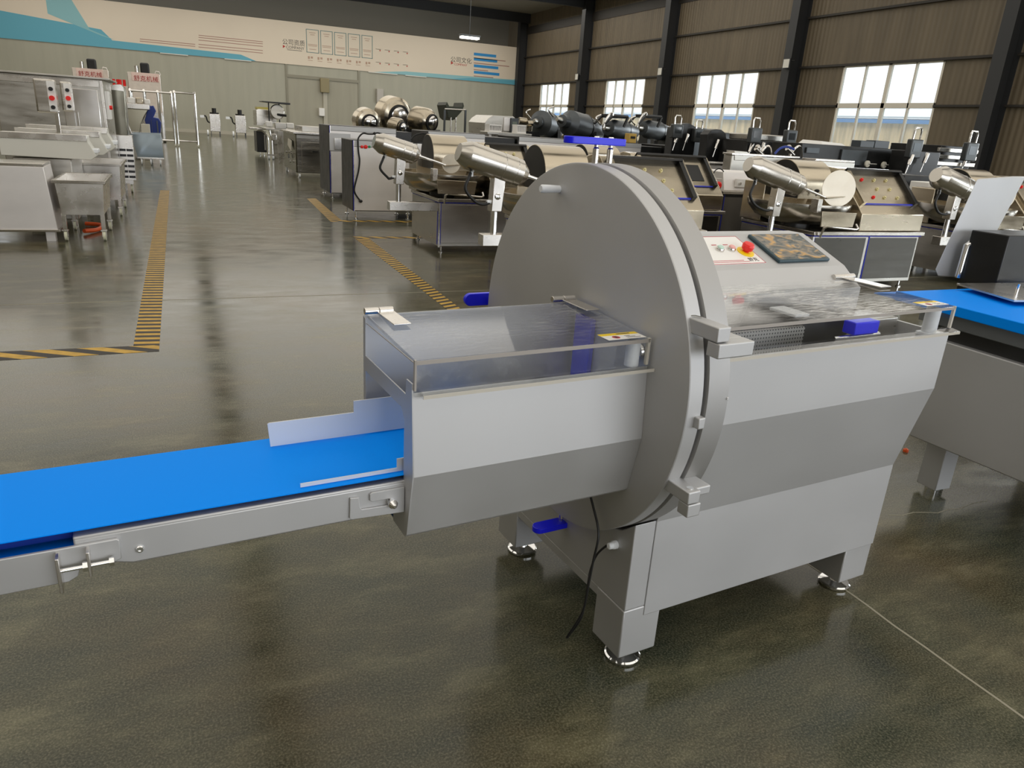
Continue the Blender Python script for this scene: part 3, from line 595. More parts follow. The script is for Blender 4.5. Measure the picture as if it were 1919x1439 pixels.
# ------------------------------------------------------------------ second slicer at the right edge
X = 3.0
T = thing('infeed_table_machine', 'grey machine with a blue belt trough, standing to the right behind the big slicer', 'slicing machine', (3.4, 1.8, 0))
y_far = 2.16
T1 = MB().prism([(.95, .30), (.95, .74), (y_far, .74), (y_far - .04, .27)], X, X + 1.1, 'x').build('body', BLAST, T, .006)
MB().box(X + .03, X + 1.05, .98, y_far - .02, .74, .80).build('dark_band', DARKM, T)
MB().box(X - .0, X + 1.1, .95, y_far + .02, .80, .865).build('trough_side', mat('trough_grey', '#6f7376', .35, .5), T, .004)
for (a, b) in ((X + .1, 1.05), (X + .9, 1.05), (X + .1, 1.95), (X + .9, 1.95)):
    lg_ = MB().box(a, a + .1, b, b + .1, .03, .31).build('leg', BLAST2, T, .003); MB().cyl((a + .05, b + .05, 0), (a + .05, b + .05, .03), .045).build('levelling_foot', CHROME, lg_)
MB().prism([(1.0, .865), (1.0, .89), (2.3, .89), (2.42, .87), (2.42, .865)], X - .02, X + 1.1, 'x').build('blue_belt', BELT, T)
tb = MB().box(X - .03, X - .018, 1.0, 2.3, .862, .905).build('belt_side', BELT, T, .003)
MB().hexa([(X + .35, 2.0, .91), (X + 1.0, 1.9, .91), (X + 1.05, 2.3, .91), (X + .45, 2.35, .91)], [(X + .35, 2.0, .918), (X + 1.0, 1.9, .918), (X + 1.05, 2.3, .918), (X + .45, 2.35, .918)]).build('slide_plate', GALV, T)
for (x, y) in ((X + .55, 2.12), (X + .8, 2.08)): MB().cyl((x, y, .918), (x, y, .96), .006).build('stud_bolt', CHROME, T)
am = [atY(1831, 335, 2.6), atY(1752, 505, 2.6), atY(1757, 518, 2.6), atY(1800, 520, 2.6), atY(1900, 330, 2.6)]
b = MB(); A = [b.bm.verts.new(p) for p in am]; B2 = [b.bm.verts.new(p + Vector((.26, .10, 0))) for p in am]
b.bm.faces.new(A); b.bm.faces.new(B2[::-1])
for i in range(5): b.bm.faces.new((A[i], A[(i + 1) % 5], B2[(i + 1) % 5], B2[i]))
b.build('hopper_wall', BLAST2, T, .006)
MB().tube([atY(1795, 520, 2.55), atY(1812, 460, 2.55), atY(1835, 445, 2.55)], .018, 12).build('side_rod', CHROME, T)
MB().box(X + .75, X + 1.3, 2.35, 2.55, .78, 1.15).build('feed_frame', DARKM, T, .005)
sc_ = F(1697, 846)
o = MB().lathe((sc_.x, sc_.y, 0), (0, 0, 1), [(0, .014), (.012, .014), (.018, .006)], 12).build('orange_plug', ORANGE); tag(o, 'small orange plug lying on the floor behind the big slicer', 'plug')

# ------------------------------------------------------------------ bowl cutters
def feet(par, pts, z=.08, r=.03):
    for (x, y) in pts:
        MB().lathe((x, y, 0), (0, 0, 1), [(0, r), (.012, r), (.02, r * .4), (z + .005, r * .4)], 16).build('levelling_foot', CHROME, par)
def cutter(X0, Y0, label, dm=(.10, .095, .085), wd=1.65, ml=.70, mr=.115, group='bowl cutters', deluxe=True, motor=True, cover=True, yz=0, mx0=None, panel='buttons', sm=WARM):
    T = thing('bowl_cutter', label, 'bowl cutter', (X0, Y0, 0), group)
    x, y = X0, Y0; D = 1.15
    cab = MB().box(x, x + wd, y, y + D, .08, .60).build('cabinet', DARKM if not deluxe else BRUSHD, T, .004)
    dw = wd / 2
    for i in range(2):
        MB().box(x + .03 + dw * i, x + dw * (i + 1) - .03, y - .008, y, .12, .585).build('door', mat('cutter_door_%d' % int(dm[0] * 100), dm, .32, 1, .5, .1, .05, (2, 2, 8)), cab, .003)  # door tone holds the dark floor it mirrors, set per cutter
        MB().box(x + .018 + dw * i, x + .028 + dw * i, y - .006, y, .10, .6).build('blue_seam', SEAM, cab)
    MB().box(x - .004, x, y + .03, y + .045, .1, .6).build('blue_seam', SEAM, cab)
    MB().box(x - .003, x + .02, y - .010, y, .07, .60).build('corner_post', GALV, cab)
    MB().box(x - .02, x + wd + .05, y - .03, y + D, .612, .655).build('table_top', BRUSH, T, .006)
    MB().box(x, x + wd + .02, y - .015, y + D, .60, .612).build('blue_seam', SEAM, T)
    feet(T, [(x + .06, y + .06), (x + wd - .08, y + .06), (x + .06, y + D - .1), (x + wd - .08, y + D - .1)])
    # bowl
    bc = Vector((x + .20, y + .50, 0)); R = .56
    pr = [(.69, .10), (.70, .30), (.76, .46), (.86, R - .01), (.915, R), (.93, R), (.93, R - .03), (.915, R - .035), (.86, R - .05), (.78, .42), (.745, .2), (.80, .08), (.80, .01)]
    b = MB().lathe((bc.x, bc.y, 0), (0, 0, 1), pr, 64).build('bowl', BRUSH, T)
    MB().cyl((bc.x, bc.y, .6), (bc.x, bc.y, .72), .16).build('bowl_hub', DARKM, T)
    # housing with sloping control panel
    hx0, hx1 = x + .50, x + wd
    MB().prism([(y + .0, .66), (y + .0, .85), (y + .45, 1.30), (y + .62, 1.31), (y + D, 1.2), (y + D, .66)], hx0 + .16, hx1, 'x').build('control_housing', sm, T, .008)
    MB().box(x - .05, hx0 + .17, y + .80, y + D, .66, 1.10).build('rear_housing', sm, T, .008)
    n = Vector((0, -.45, .45)).normalized(); t = Vector((0, .45, .45)).normalized()
    def q(xx, s, h): return Vector((xx, y, .85)) + t * s + n * h
    def sl(a, b_, s0, s1, h0, h1): return MB().hexa([q(a, s0, h0), q(b_, s0, h0), q(b_, s1, h0), q(a, s1, h0)], [q(a, s0, h1), q(b_, s0, h1), q(b_, s1, h1), q(a, s1, h1)])
    a, b_ = hx0 + .26, hx1 - .12
    fr = sl(a - .05, a, .12, .60, 0, .05); 
    pf_ = fr.build('panel_frame', sm, T, .003)
    sl(b_, b_ + .05, .12, .60, 0, .05).build('panel_frame', DARKM, T, .003)
    sl(a - .05, b_ + .05, .57, .60, 0, .06).build('panel_frame', DARKM, T, .003)
    pl_ = sl(a, b_, .14, .57, 0, .006).build('button_plate', WARM, T)
    sl(a - .01, b_, .125, .14, 0, .012).build('blue_seam', SEAM, T)
    wb = b_ - a
    if panel == 'buttons':
        for i, (fx, fy, rd) in enumerate(((.2, .78, 1), (.45, .78, 0), (.7, .78, 0), (.42, .48, 0), (.68, .48, 0), (.25, .2, 1), (.48, .2, 0), (.75, .2, 0))):
            MB().lathe(q(a + wb * fx, .14 + .43 * fy, .006), n, [(0, .02), (.01, .02), (.012, .013), (.022, .013)], 16).build('push_button', RED if rd else mat('brass_button', '#d8cf9e', .3, .6), pl_)
    else:
        for (fx, fy, g_) in ((.12, .85, 1), (.35, .85, 0), (.15, .55, 0), (.4, .55, 0), (.18, .2, 0), (.42, .2, 0)):
            MB().lathe(q(a + wb * fx, .14 + .43 * fy, .006), n, [(0, .02), (.01, .02), (.012, .013), (.02, .013)], 16).build('push_button', GREEN if g_ else mat('brass_button', '#d8cf9e', .3, .6), pl_)
        sl(a + wb * .6, a + wb * .9, .22, .48, .006, .012).build('switch_block', BLACK, pl_)
    # knife cover: a half drum standing over the bowl
    if cover:
        m = MB(); cx0, cx1 = x + .03, x + .50; yc, zc, rc = y + .62, 1.10, .27
        pts = [(yc - rc, zc - .14)] + [(yc - rc * math.cos(PI * i / 24), zc + rc * math.sin(PI * i / 24)) for i in range(25)] + [(yc + rc, zc - .14)]
        m.prism(pts, cx0, cx1, 'x'); kc = m.build('knife_cover', sm, T, .004)
        MB().prism([(yc + (p[0] - yc) * .97, zc + (p[1] - zc) * .97) for p in pts], cx0 - .003, cx0 - .0005, 'x').build('cover_end', DARKM, kc)
        MB().cyl((x + .24, y + .30, 1.0), (x + .24, y + .30, 1.04), .008).ball((x + .24, y + .30, 1.055), .028, (1, 1, .7)).build('knob', BLACK, T)
    # splash guards and tray at the rim
    MB().box(bc.x - .32, bc.x - .26, bc.y - .60, bc.y - .50, .86, 1.0).build('rim_guard', GALV, T, .004)
    tr = MB().prism([(x - .06, .72), (x + .40, .72), (x + .42, .87), (x - .08, .88)], y - .14, y - .125, 'y'); tr.build('chute_plate', sm, T, .003)
    MB().tube([(x + .05, y - .05, .60), (x + .05, y - .08, .70), (x + .08, y - .10, .72), (x + .50, y - .10, .69), (x + .53, y - .10, .70), (x + .53, y - .06, .74)], .013, 10).build('lever_pipe', GALV, T)
    if motor:
        mx = x - .60 if mx0 is None else mx0
        # motor of the unloader on its post and bracket
        bx = MB().box(mx - .12, x - .0, y + .02, y + .14, .50, .60).build('arm_bracket', GALV, T, .004)
        po = MB().cyl((mx, y + .08, .60), (mx, y + .08, .84), .030, n=24).build('post', CHROME, T)
        MB().hexa([(mx - .05, y + .03, .80), (mx + .05, y + .03, .80), (mx + .05, y + .13, .80), (mx - .05, y + .13, .80)], [(mx - .035, y + .03, 1.10), (mx + .075, y + .03, 1.08), (mx + .075, y + .13, 1.08), (mx - .035, y + .13, 1.10)]).build('swivel_arm', GALV, T, .006)
        MB().lathe((mx + .005, y + .03, .93), (0, -1, 0), [(0, .028), (.006, .028), (.012, .012)], 20).build('pivot_screw', CHROME, T)
        ang = math.radians(15); d = Vector((math.cos(ang), 0, -math.sin(ang)))
        c = Vector((mx, y + .08, 1.19)); s0 = c - d * (ml * .56); r = mr
        mo = MB().lathe(s0, d, [(0, r * .62), (.02, r * .70), (.085, r * .99), (.09, r), (ml * .62, r), (ml * .625, r * 1.02), (ml * .80, r * 1.02), (ml * .805, r * .99), (ml * .9, r * .99), (ml * 1.0, r * .55), (ml * 1.01, r * .2)], 48).build('unloader_motor', BRUSH, T, ang=24)
        MB().lathe(s0 + d * (ml * .62), d, [(0, r * 1.015), (.003, r * 1.03), (.006, r * 1.015)], 48, False).build('weld_ring', POL, mo)
        MB().lathe(s0 + d * (ml * .80), d, [(0, r * 1.015), (.003, r * 1.03), (.006, r * 1.015)], 48, False).build('weld_ring', POL, mo)
        e0 = s0 + d * ml; e1 = e0 + d * .36
        MB().cyl(e0, e1, .016, .013, 16).cyl(e0, e0 + d * .03, .026, n=16).build('unloader_shaft', CHROME, T)
        big = ml > .7; rd_ = .19 if big else .11; dc = e1 + Vector((.15 if big else .06, -.02, .10 if big else .02)); nn_ = Vector((-.30, -.93, .10)).normalized()
        MB().lathe(dc, nn_, [(0, rd_), (.006, rd_)], 48).build('unloader_disc', mat('brushed_disc', (.62, .57, .48), .5, 1, .5, .1, .05), T)
        MB().hexa([(e1.x - .03, y + .02, e1.z - .012), (e1.x + .34, y + .02, e1.z + .02), (e1.x + .34, y + .12, e1.z + .02), (e1.x - .03, y + .12, e1.z - .012)], [(e1.x - .03, y + .02, e1.z), (e1.x + .34, y + .02, e1.z + .035), (e1.x + .34, y + .12, e1.z + .035), (e1.x - .03, y + .12, e1.z)]).build('disc_wing', WARM, T)
        hs = [s0 + d * .13 + Vector((0, -.0, -r - .005)), s0 + d * .12 + Vector((-.02, -.02, -r - .06)), s0 + d * .10 + Vector((-.03, -.03, -r - .16)), s0 + d * .16 + Vector((0, -.03, -r - .24)), Vector((mx - .12, y + .05, .86)), Vector((mx - .045, y + .06, .88))]
        MB().tube(hs, .014, 10, 6).build('hose', BLACK, T)
        MB().cyl(hs[0], hs[0] + Vector((0, 0, -.04)), .018).build('hose_fitting', WHITEP, T); MB().cyl(hs[-1], hs[-1] + Vector((-.04, 0, 0)), .018).build('hose_fitting', WHITEP, T)
    return T
cutter(2.82, 8.55, 'bowl cutter left of the blade housing, its smaller motor over the shiny bowl', dm=(.5, .47, .44), wd=1.35, ml=.54, mr=.115, mx0=2.34)
cutter(3.10, 6.0, 'bowl cutter partly hidden by the round blade housing, with the biggest tilted motor', ml=.66, mr=.118, mx0=2.52)
cutter(6.20, 5.95, 'bowl cutter with a golden sloping panel of eight buttons, behind the slicer hood', ml=.80, mr=.115, mx0=5.66)
cutter(8.98, 5.9, 'bowl cutter cut off at the right edge of the photo', ml=.74, mr=.13, mx0=8.32)
cutter(4.55, 7.75, 'second row bowl cutter with a black switch block on its button panel', wd=1.85, ml=.46, mr=.09, mx0=4.08, panel='switches')
c5 = None

# ------------------------------------------------------------------ box cabinets along the right of the aisle
def cab(x0, x1, y0, dp, z0, z1, label, group=None, face=BLAST, side=DARKM, seam=True, name='machine_cabinet', cat='machine cabinet'):
    T = thing(name, label, cat, (x0, y0, 0), group)
    B = MB().box(x0, x1, y0, y0 + dp, z0, z1).build('body', side, T, .012)  # dark base colour paints in the dark hall the sides reflect
    MB().box(x0 + .03, x1 - .012, y0 - .006, y0, z0 + .01, z1 - .10).build('front_panel', face, B, .003)
    MB().box(x0 + .03, x1 - .012, y0 - .008, y0, z1 - .095, z1 - .01).build('top_rail', BLAST2, B, .003)
    if seam: MB().box(x0 + .010, x0 + .018, y0 - .005, y0, z0, z1 - .01).build('blue_seam', SEAM, B); MB().box(x0 + .018, x0 + .030, y0 - .007, y0, z0, z1 - .01).build('edge_trim', GALV, B)
    feet(T, [(x0 + .06, y0 + .06), (x1 - .08, y0 + .06), (x0 + .06, y0 + dp - .08), (x1 - .08, y0 + dp - .08)], z0, .035)
    return T
SATIN = mat('satin_grey_panel', (.84, .81, .79), .55, 1, .5, .05, .04, (2, 2, 4))
T = cab(2.42, 3.40, 11.6, .85, .13, 1.19, 'tall cabinet with red buttons and a black cable hanging down its front', face=SATIN)
q = atY(767 - 0, 268, 11.59)
for (x, y, m, r) in ((678, 275, RED, .022), (685, 275, RED, .028), (692, 275, GREEN, .018)):
    p = atY(x, y, 11.594); MB().lathe(p, (0, -1, 0), [(0, r), (.02, r), (.024, r * .7)], 20).build('push_button', m, T)
MB().tube([atY(x, y, 11.57) for x, y in ((722, 253), (708, 249), (700, 251), (690, 251), (680, 250), (672, 258), (671, 268), (672, 285), (674, 300), (672, 320), (667, 340), (664, 355), (667, 365), (675, 376))], .012, 8, 5).build('power_cable', BLACK, T)
MB().ball(atY(676, 377, 11.56), .03, (1, .6, .8)).build('plug', BLACK, T)
MB().ball(atY(702, 250, 11.56), .022).build('cable_clip', BLACK, T)
T = cab(3.46, 4.60, 11.6, .85, .13, 1.16, 'lilac grey cabinet with two small control plates, behind the left bowl cutter cover', face=SATIN)
for (x, y, w_, h_) in ((795, 283, 26, 24), (857, 288, 16, 18)):
    p = atY(x, y, 11.59); pw = w_ / 1361 * 12.4 / 2; ph = h_ / 1361 * 12.4 / 2
    k_ = MB().box(p.x - pw, p.x + pw, p.y - .01, p.y, p.z - ph, p.z + ph).build('control_plate', GALV, T, .003)
    MB().cyl((p.x, p.y - .03, p.z), (p.x, p.y - .01, p.z), .022).build('knob', RED if x > 800 else BLACK, k_)
    MB().box(p.x - pw, p.x + pw, p.y - .02, p.y, p.z + ph, p.z + ph + .02).build('plate_hood', BLACK, k_)
MB().tube([atY(x, y, 11.5) for x, y in ((770, 262), (777, 254), (790, 250), (802, 251), (815, 257))], .012, 8, 5).build('power_cable', BLACK, T)
MB().tube([atY(x, y, 11.5) for x, y in ((835, 267), (840, 264), (850, 266), (855, 270))], .012, 8, 4).build('power_cable', BLACK, T)
for (a, b, lb) in ((616, 743, 'tallest cabinet at the aisle end of the row, dark side towards the aisle'), (800, 910, 'wide grey cabinet top between the drums and the arched machine'), (971, 1204, 'long grey cabinet in front of the tilted grey drums'), (1250, 1316, 'pale cabinet end standing just left of the dark rounded tank')):
    p0 = atY(a, 237 + (a - 616) * .036, 14.67); p1 = atY(b, 237 + (b - 616) * .036, 14.67)
    T = cab(p0.x, p1.x, 14.67, 1.1, .1, 1.35, lb, face=SATIN, seam=a == 616)
    if a < 1200:
        sb_ = p1.x; nx = atY({743: 776, 910: 971, 1204: 1250}[b], 245, 14.67).x
        MB().box(sb_ + .005, nx - .02, 14.75, 15.7, .1, 1.30).build('side_unit', DARKM, T, .01)
        MB().box(sb_ + .03, nx - .04, 14.70, 14.75, 1.05, 1.10).build('shelf_edge', BRUSH, T, .004)
    if a == 616:
        p = atY(632, 262, 14.66); MB().box(p.x - .15, p.x + .25, 14.64, 14.664, p.z - .2, p.z + .12).build('socket_frame', BLAST2, T, .004); MB().box(p.x - .06, p.x + .2, 14.62, 14.64, p.z - .18, p.z + .03).build('socket_panel', GALV, T, .004)
# chest cabinet further up the aisle
T = cab(2.66, 3.98, 19.46, 2.3, .12, 1.04, 'steel chest cabinet with a door, on white castors, dark green side facing the aisle', face=BRUSH, side=mat('dark_green_reflection_tint', (.20, .19, .14), .2, 1), seam=False)  # dark green reflection on the aisle side is put into the colour
MB().box(2.60, 4.0, 19.40, 21.8, 1.04, 1.09).build('table_top', GALV, T, .01)
MB().box(2.80, 3.9, 19.44, 19.455, .2, .86).build('door', BRUSH, T, .004)
p = atY(592, 284, 19.43); MB().box(p.x - .08, p.x + .06, 19.42, 19.44, p.z - .015, p.z + .015).build('latch', BLACK, T)
for (x, y) in ((2.74, 19.5), (2.70, 21.6)): MB().cyl((x - .02, y, .05), (x + .02, y, .05), .05).build('castor', WHITEP, T)
MB().hexa([(2.62, 19.9, .86), (2.60, 19.9, .62), (2.60, 20.5, .74), (2.62, 20.5, .90)], [(2.64, 19.9, .86), (2.615, 19.9, .62), (2.615, 20.5, .74), (2.64, 20.5, .90)]).build('paper_note', CREAM, T)
MB().box(2.60, 2.612, 20.3, 20.5, .42, .52).build('maker_plate', GREYM, T); 
MB().cyl((2.64, 20.0, .57), (2.60, 20.0, .57), .03).cyl((2.64, 20.9, .55), (2.60, 20.9, .55), .03).cyl((2.64, 20.2, .35), (2.60, 20.2, .35), .03).build('side_knobs', GALV, T)
MB().box(2.95, 4.0, 20.3, 21.6, 1.09, 1.22).build('top_box', BRUSHD, T, .008)
# R1: cabinet with a white switch strip behind the golden cutter
p0, p1 = atY(1361, 322, 8.6), atY(1545, 330, 8.6)
T = thing('switch_cabinet', 'grey cabinet with a white strip of switches, left of the golden panelled cutter', 'machine cabinet', (p0.x, 8.6, 0))
zt = p0.z; zm = atY(1355, 357, 8.6).z
MB().prism([(8.6, zm), (8.66, zt), (9.3, zt), (9.3, zm)], p0.x, p1.x + .2, 'x').build('upper_housing', SATIN, T, .01)
MB().box(p0.x - .05, p1.x + .2, 8.54, 9.33, zm - .045, zm).build('table_top', BRUSH, T, .005)
bd = MB().box(p0.x, p1.x + .15, 8.6, 9.3, .1, zm - .045).build('body', DARKM, T, .006)
MB().box(p0.x + .04, p1.x + .1, 8.59, 8.6, .15, zm - .09).build('front_panel', mat('cutter_door_20', (.2, .19, .17), .32, 1), bd, .003)
MB().box(p0.x + .015, p0.x + .03, 8.585, 8.6, .1, zm - .05).build('blue_seam', SEAM, bd)
feet(T, [(p0.x + .06, 8.66), (p1.x + .05, 8.66), (p0.x + .06, 9.2)], .11)
a, b = atY(1380, 335, 8.6), atY(1430, 352, 8.6)
sw = MB().box(a.x, b.x + .32, 8.57, 8.62, b.z, a.z).build('switch_strip', WHITE, T, .003)
for i, xx in enumerate((1386, 1404, 1419)):
    p = atY(xx, 344, 8.57); MB().cyl((p.x, 8.545, p.z), (p.x, 8.57, p.z), .028 if i == 1 else .018).build('switch_knob', BLACK if i == 1 else GALV, sw)
p = atY(1345, 347, 8.5); r_ = MB().lathe(p, (0, -1, 0), [(0, .05), (.03, .05), (.05, .03)], 20).build('emergency_stop', RED, T)
MB().box(p.x - .07, p.x + .07, 8.5, 8.62, p.z - .09, p.z + .09).build('stop_box', mat('grey_box', '#b9b4ac', .5), T, .005)
MB().box(p.x - .1, p0.x, 8.56, 8.9, .1, p.z - .09).build('side_column', DARKM, T)
MB().tube([atY(x, y, 8.5) for x, y in ((1335, 330), (1340, 320), (1347, 316), (1353, 318), (1356, 322))], .008, 8, 4).build('cable', BLACK, T)
# second row of grey tops behind the golden cutter
def lowbox(x0, y0, x1, y1, Y, dp, name, label, cat='machine', m=BRUSHD, zb=None, top=None, group=None, legs=True):
    a, b = atY(x0, y0, Y), atY(x1, y1, Y)
    T = thing(name, label, cat, (a.x, Y, 0), group)
    z0 = b.z if zb is None else zb
    B = MB().box(a.x, b.x, Y, Y + dp, z0, a.z).build('body', m, T, .01)
    if top: MB().box(a.x - .03, b.x + .03, Y - .03, Y + dp, a.z, a.z + .03).build('table_top', top, T, .004)
    if legs and z0 > .05:
        for (xx, yy) in ((a.x + .05, Y + .05), (b.x - .05, Y + .05), (a.x + .05, Y + dp - .05), (b.x - .05, Y + dp - .05)): MB().box(xx - .025, xx + .025, yy - .025, yy + .025, 0, z0).build('leg', GALV, T)
    return T, a, b
T, a, b = lowbox(1330, 308, 1460, 340, 10.75, .7, 'work_table', 'low grey machine top behind the switch cabinet', m=SATIN, zb=.15, top=GALV)
T, a, b = lowbox(1550, 318, 1650, 345, 7.45, .7, 'grey_housing', 'smooth grey housing behind the knife drum of the golden cutter', m=SATIN, zb=.12)
T, a, b = lowbox(1696, 328, 1745, 400, 7.6, .9, 'dark_machine_end', 'dark steel machine end with a small rating plate, right of the golden panel', m=DARKM, zb=.12)
p = atY(1723, 352, 7.58); MB().box(p.x - .04, p.x + .04, 7.59, 7.6, p.z - .025, p.z + .025).build('rating_plate', CREAM, T)
T, a, b = lowbox(1742, 342, 1776, 382, 7.2, .3, 'white_electric_box', 'white electric meter box between two bowl cutters at right', 'electric box', m=WHITE, zb=.55)
MB().box(a.x + .05, b.x - .06, 7.19, 7.2, atY(1750, 372, 7.2).z, atY(1750, 348, 7.2).z).build('box_window', CREAM, T, .004)

# ------------------------------------------------------------------ machines in the third and fourth rows
def drum(x, y, r, Y, label, tilt=.25, rc=.55, L=1.0, side=-.35, sm=WARM):
    """a polished drum with its round mouth towards the camera"""
    p = atY(x, y, Y); R = r / 1361 * (Y / .93)
    T = thing('tumbler_drum', label, 'tumbler', (p.x, Y, 0), 'polished tumbler drums on the far row')
    d = Vector((side, 1, .12)).normalized()
    MB().lathe(p, d, [(0, R * rc), (.03, R * rc), (.05, R * (rc + .05)), (.16 * L, R * .86), (.30 * L, R), (.95 * L, R), (1.15 * L, R * .7), (1.16 * L, R * .1)], 48).build('drum', sm, T)
    MB().lathe(p - d * .02, d, [(0, R * rc * 1.0), (0, R * (rc + .09)), (.05, R * (rc + .09)), (.05, R * rc)], 48, False).build('mouth_ring', BLACK, T)
    MB().lathe(p, -d, [(0, R * rc * .96), (.02, R * rc * .92), (.05, R * rc * .6), (.06, .01)], 40).build('hatch', POL, T)
    MB().box(p.x - R * .8, p.x + R * .8, Y + .1, Y + 1.0, .05, p.z - R * .5).build('stand', DARKM, T, .01)
    MB().box(p.x - R * .9, p.x - R * .7, Y + .0, Y + .9, 0, .06).box(p.x + R * .7, p.x + R * .9, Y, Y + .9, 0, .06).build('stand_feet', DARKM, T)
    return T
drum(693, 230, 21, 18.0, 'small gold tinted drum, leftmost of the polished tumblers', L=.45, side=-.1)
drum(748, 219, 30, 19.2, 'largest polished drum with a black ringed mouth in the far row', L=.5, side=-.3)
drum(755, 238, 13, 17.0, 'smallest drum, low in front of the largest one', side=-.7, L=.32)
drum(810, 230, 22, 18.0, 'polished drum right of the largest one, left of the dump bin', side=-.6, L=.55)

# tilting dump bin
Y = 21.0
T = thing('dump_bin', 'dark green dump bin with two pointed ears, raised above the far row', 'dump bin', (atY(852, 240, Y).x, Y, 0))
P = [atY(x, y, Y) for x, y in ((835, 197), (838, 191), (842, 199), (866, 200), (868, 192), (870, 199), (866, 208), (852, 224), (846, 226), (840, 221))]
MB().prism([(p.x, p.z) for p in P], Y, Y + .8, 'y').build('bin', mat('dark_green_steel', '#3a3d33', .5, .5), T, .01)
fz = atY(833, 240, Y).z
for xx in (833, 872):
    p = atY(xx, 206, Y - .05); MB().box(p.x - .025, p.x + .025, Y - .1, Y - .05, 0, p.z).build('frame_post', GREYM, T)
pa, pb = atY(833, 204, Y - .05), atY(872, 206, Y - .05); MB().tube([(pa.x, Y - .08, pa.z), (pb.x, Y - .08, pb.z)], .02).build('cross_bar', GALV, T)
for xx in (844, 853): p = atY(xx, 220, Y); MB().cyl((p.x, Y - .05, 0), (p.x, Y - .05, p.z), .02).build('lift_cylinder', GALV, T)
MB().box(pa.x, pb.x, Y - .1, Y + .7, fz - .4, fz - .3).build('base_frame', GREYM, T)
# arched washing machine with white baskets
Y = 18.0
pts = [(909, 247), (909, 230), (915, 222), (924, 216), (962, 218), (969, 225), (969, 250)]
P = [atY(x, y, Y) for x, y in pts]
T = thing('arched_washer', 'rounded steel washer with white baskets and a control box, left of the dark corner column', 'washer', (P[0].x, Y, 0))
pr = [(P[0].x, .1)] + [(p.x, p.z) for p in P[:-1]] + [(P[-1].x, .1)]
MB().prism(pr, Y, Y + 1.2, 'y').build('body', BRUSHD, T, .01)
a, b = atY(944, 220, Y), atY(954, 246, Y); MB().box(a.x, b.x, Y - .03, Y, b.z, a.z).build('side_panel', SATIN, T, .004)
a, b = atY(956, 221, Y), atY(968, 249, Y); MB().box(a.x, b.x, Y - .1, Y, b.z, a.z).build('control_box', GREYM, T, .004); MB().box(a.x + .03, b.x - .05, Y - .105, Y - .1, a.z - .18, a.z - .08).build('display', mat('grey_green_display', '#6a7468', .3), T)
def basket(x0, y0, x1, y1, Y, label):
    a, b = atY(x0, y0, Y), atY(x1, y1, Y); b.z = 1.425; m = MB(); n = 9
    for i in range(n):
        xx = a.x + (b.x - a.x) * i / (n - 1); m.box(xx - .008, xx + .008, Y, Y + .3, b.z, a.z)
    m.box(a.x - .01, b.x + .01, Y - .01, Y + .31, a.z, a.z + .03).box(a.x - .01, b.x + .01, Y - .01, Y + .31, b.z - .03, b.z)
    b.z = 1.425
    o = thing('white_basket', label, 'basket', (a.x, Y, b.z - .03), 'white ribbed baskets on the far row'); m.build('crate', WHITE, o)
    return a, b
ST = thing('basket_stand', 'low steel stand carrying the white ribbed baskets in front of the arched washer', 'stand', (6.8, 17.1, 0))
MB().box(6.8, 7.98, 17.1, 17.6, 1.33, 1.395).build('shelf', BRUSHD, ST, .01)
for xx in (6.86, 7.88):
    for yy in (17.13, 17.5): MB().box(xx, xx + .06, yy, yy + .06, 0, 1.33).build('leg', GALV, ST)
feet(T, [(7.2, 18.1), (7.9, 18.1), (7.2, 19.1), (7.9, 19.1)], .1)
basket(918, 235, 939, 245, 17.2, 'white ribbed basket in front of the arched washer')
basket(970, 236, 985, 246, 17.2, 'white ribbed basket right of the arched washer')
MB_ = MB().cyl(atY(972, 226, 18.6), atY(986, 228, 18.6), .09).cyl(atY(988, 232, 18.4), atY(997, 232, 18.4), .08).cyl(atY(992, 236, 18.3), atY(992, 246, 18.3), .09, .07)
tp_ = thing('golden_pump', 'cluster of golden pipes right of the arched washer', 'pump', (atY(985, 235, 18.4).x, 18.4, 0)); MB_.build('pipework', WARM, tp_)
p = atY(986, 246, 18.4); MB().box(p.x - .3, p.x + .35, 18.3, 18.8, 0, p.z).build('stand', DARKM, tp_)
# big grey tilted drums
def gdrum(pts, rs, Y, label, handles=True):
    a = atY(*pts[0], Y); b = atY(*pts[1], Y + .9); d = (b - a); L = d.length; d.normalize()
    T = thing('tilted_drum', label, 'tumbler', (a.x, Y, 0), 'big grey tilted drums by the windows')
    sc = Y / 1361 / .93
    MB().lathe(a, d, [(0, rs[0] * .6 * sc), (.02, rs[0] * sc), (L * .12, rs[0] * sc * 1.05), (L * .2, rs[1] * sc), (L * .55, rs[1] * sc * 1.04), (L, rs[2] * sc), (L + .03, rs[2] * sc * .9)], 48).build('drum', GREYM, T)
    MB().lathe(a + d * (L * .55), d, [(0, rs[1] * sc * 1.05), (.03, rs[1] * sc * 1.08), (.06, rs[1] * sc * 1.05)], 48, False).build('drum_band', DARKM, T)
    MB().lathe(a, -d, [(0, rs[0] * .5 * sc), (.12, rs[0] * .4 * sc), (.2, rs[0] * .3 * sc)], 24).build('drive_motor', BRUSHD, T)
    MB().tube([a - d * .15 + Vector((-.15, 0, .28)), a - d * .2 + Vector((-.25, 0, .2)), a - d * .2 + Vector((-.1, 0, .05))], .02, 8, 4).build('handle', POL, T)
    m = (a + b) / 2
    for s in (-.3, .35): MB().hexa([(m.x + s - .12, Y + .1, 0), (m.x + s + .12, Y + .1, 0), (m.x + s + .12, Y + .9, 0), (m.x + s - .12, Y + .9, 0)], [(m.x + s - .04, Y + .3, m.z - .1), (m.x + s + .04, Y + .3, m.z - .1), (m.x + s + .04, Y + .7, m.z - .1), (m.x + s - .04, Y + .7, m.z - .1)]).build('stand', DARKM, T)
    return T, a, b
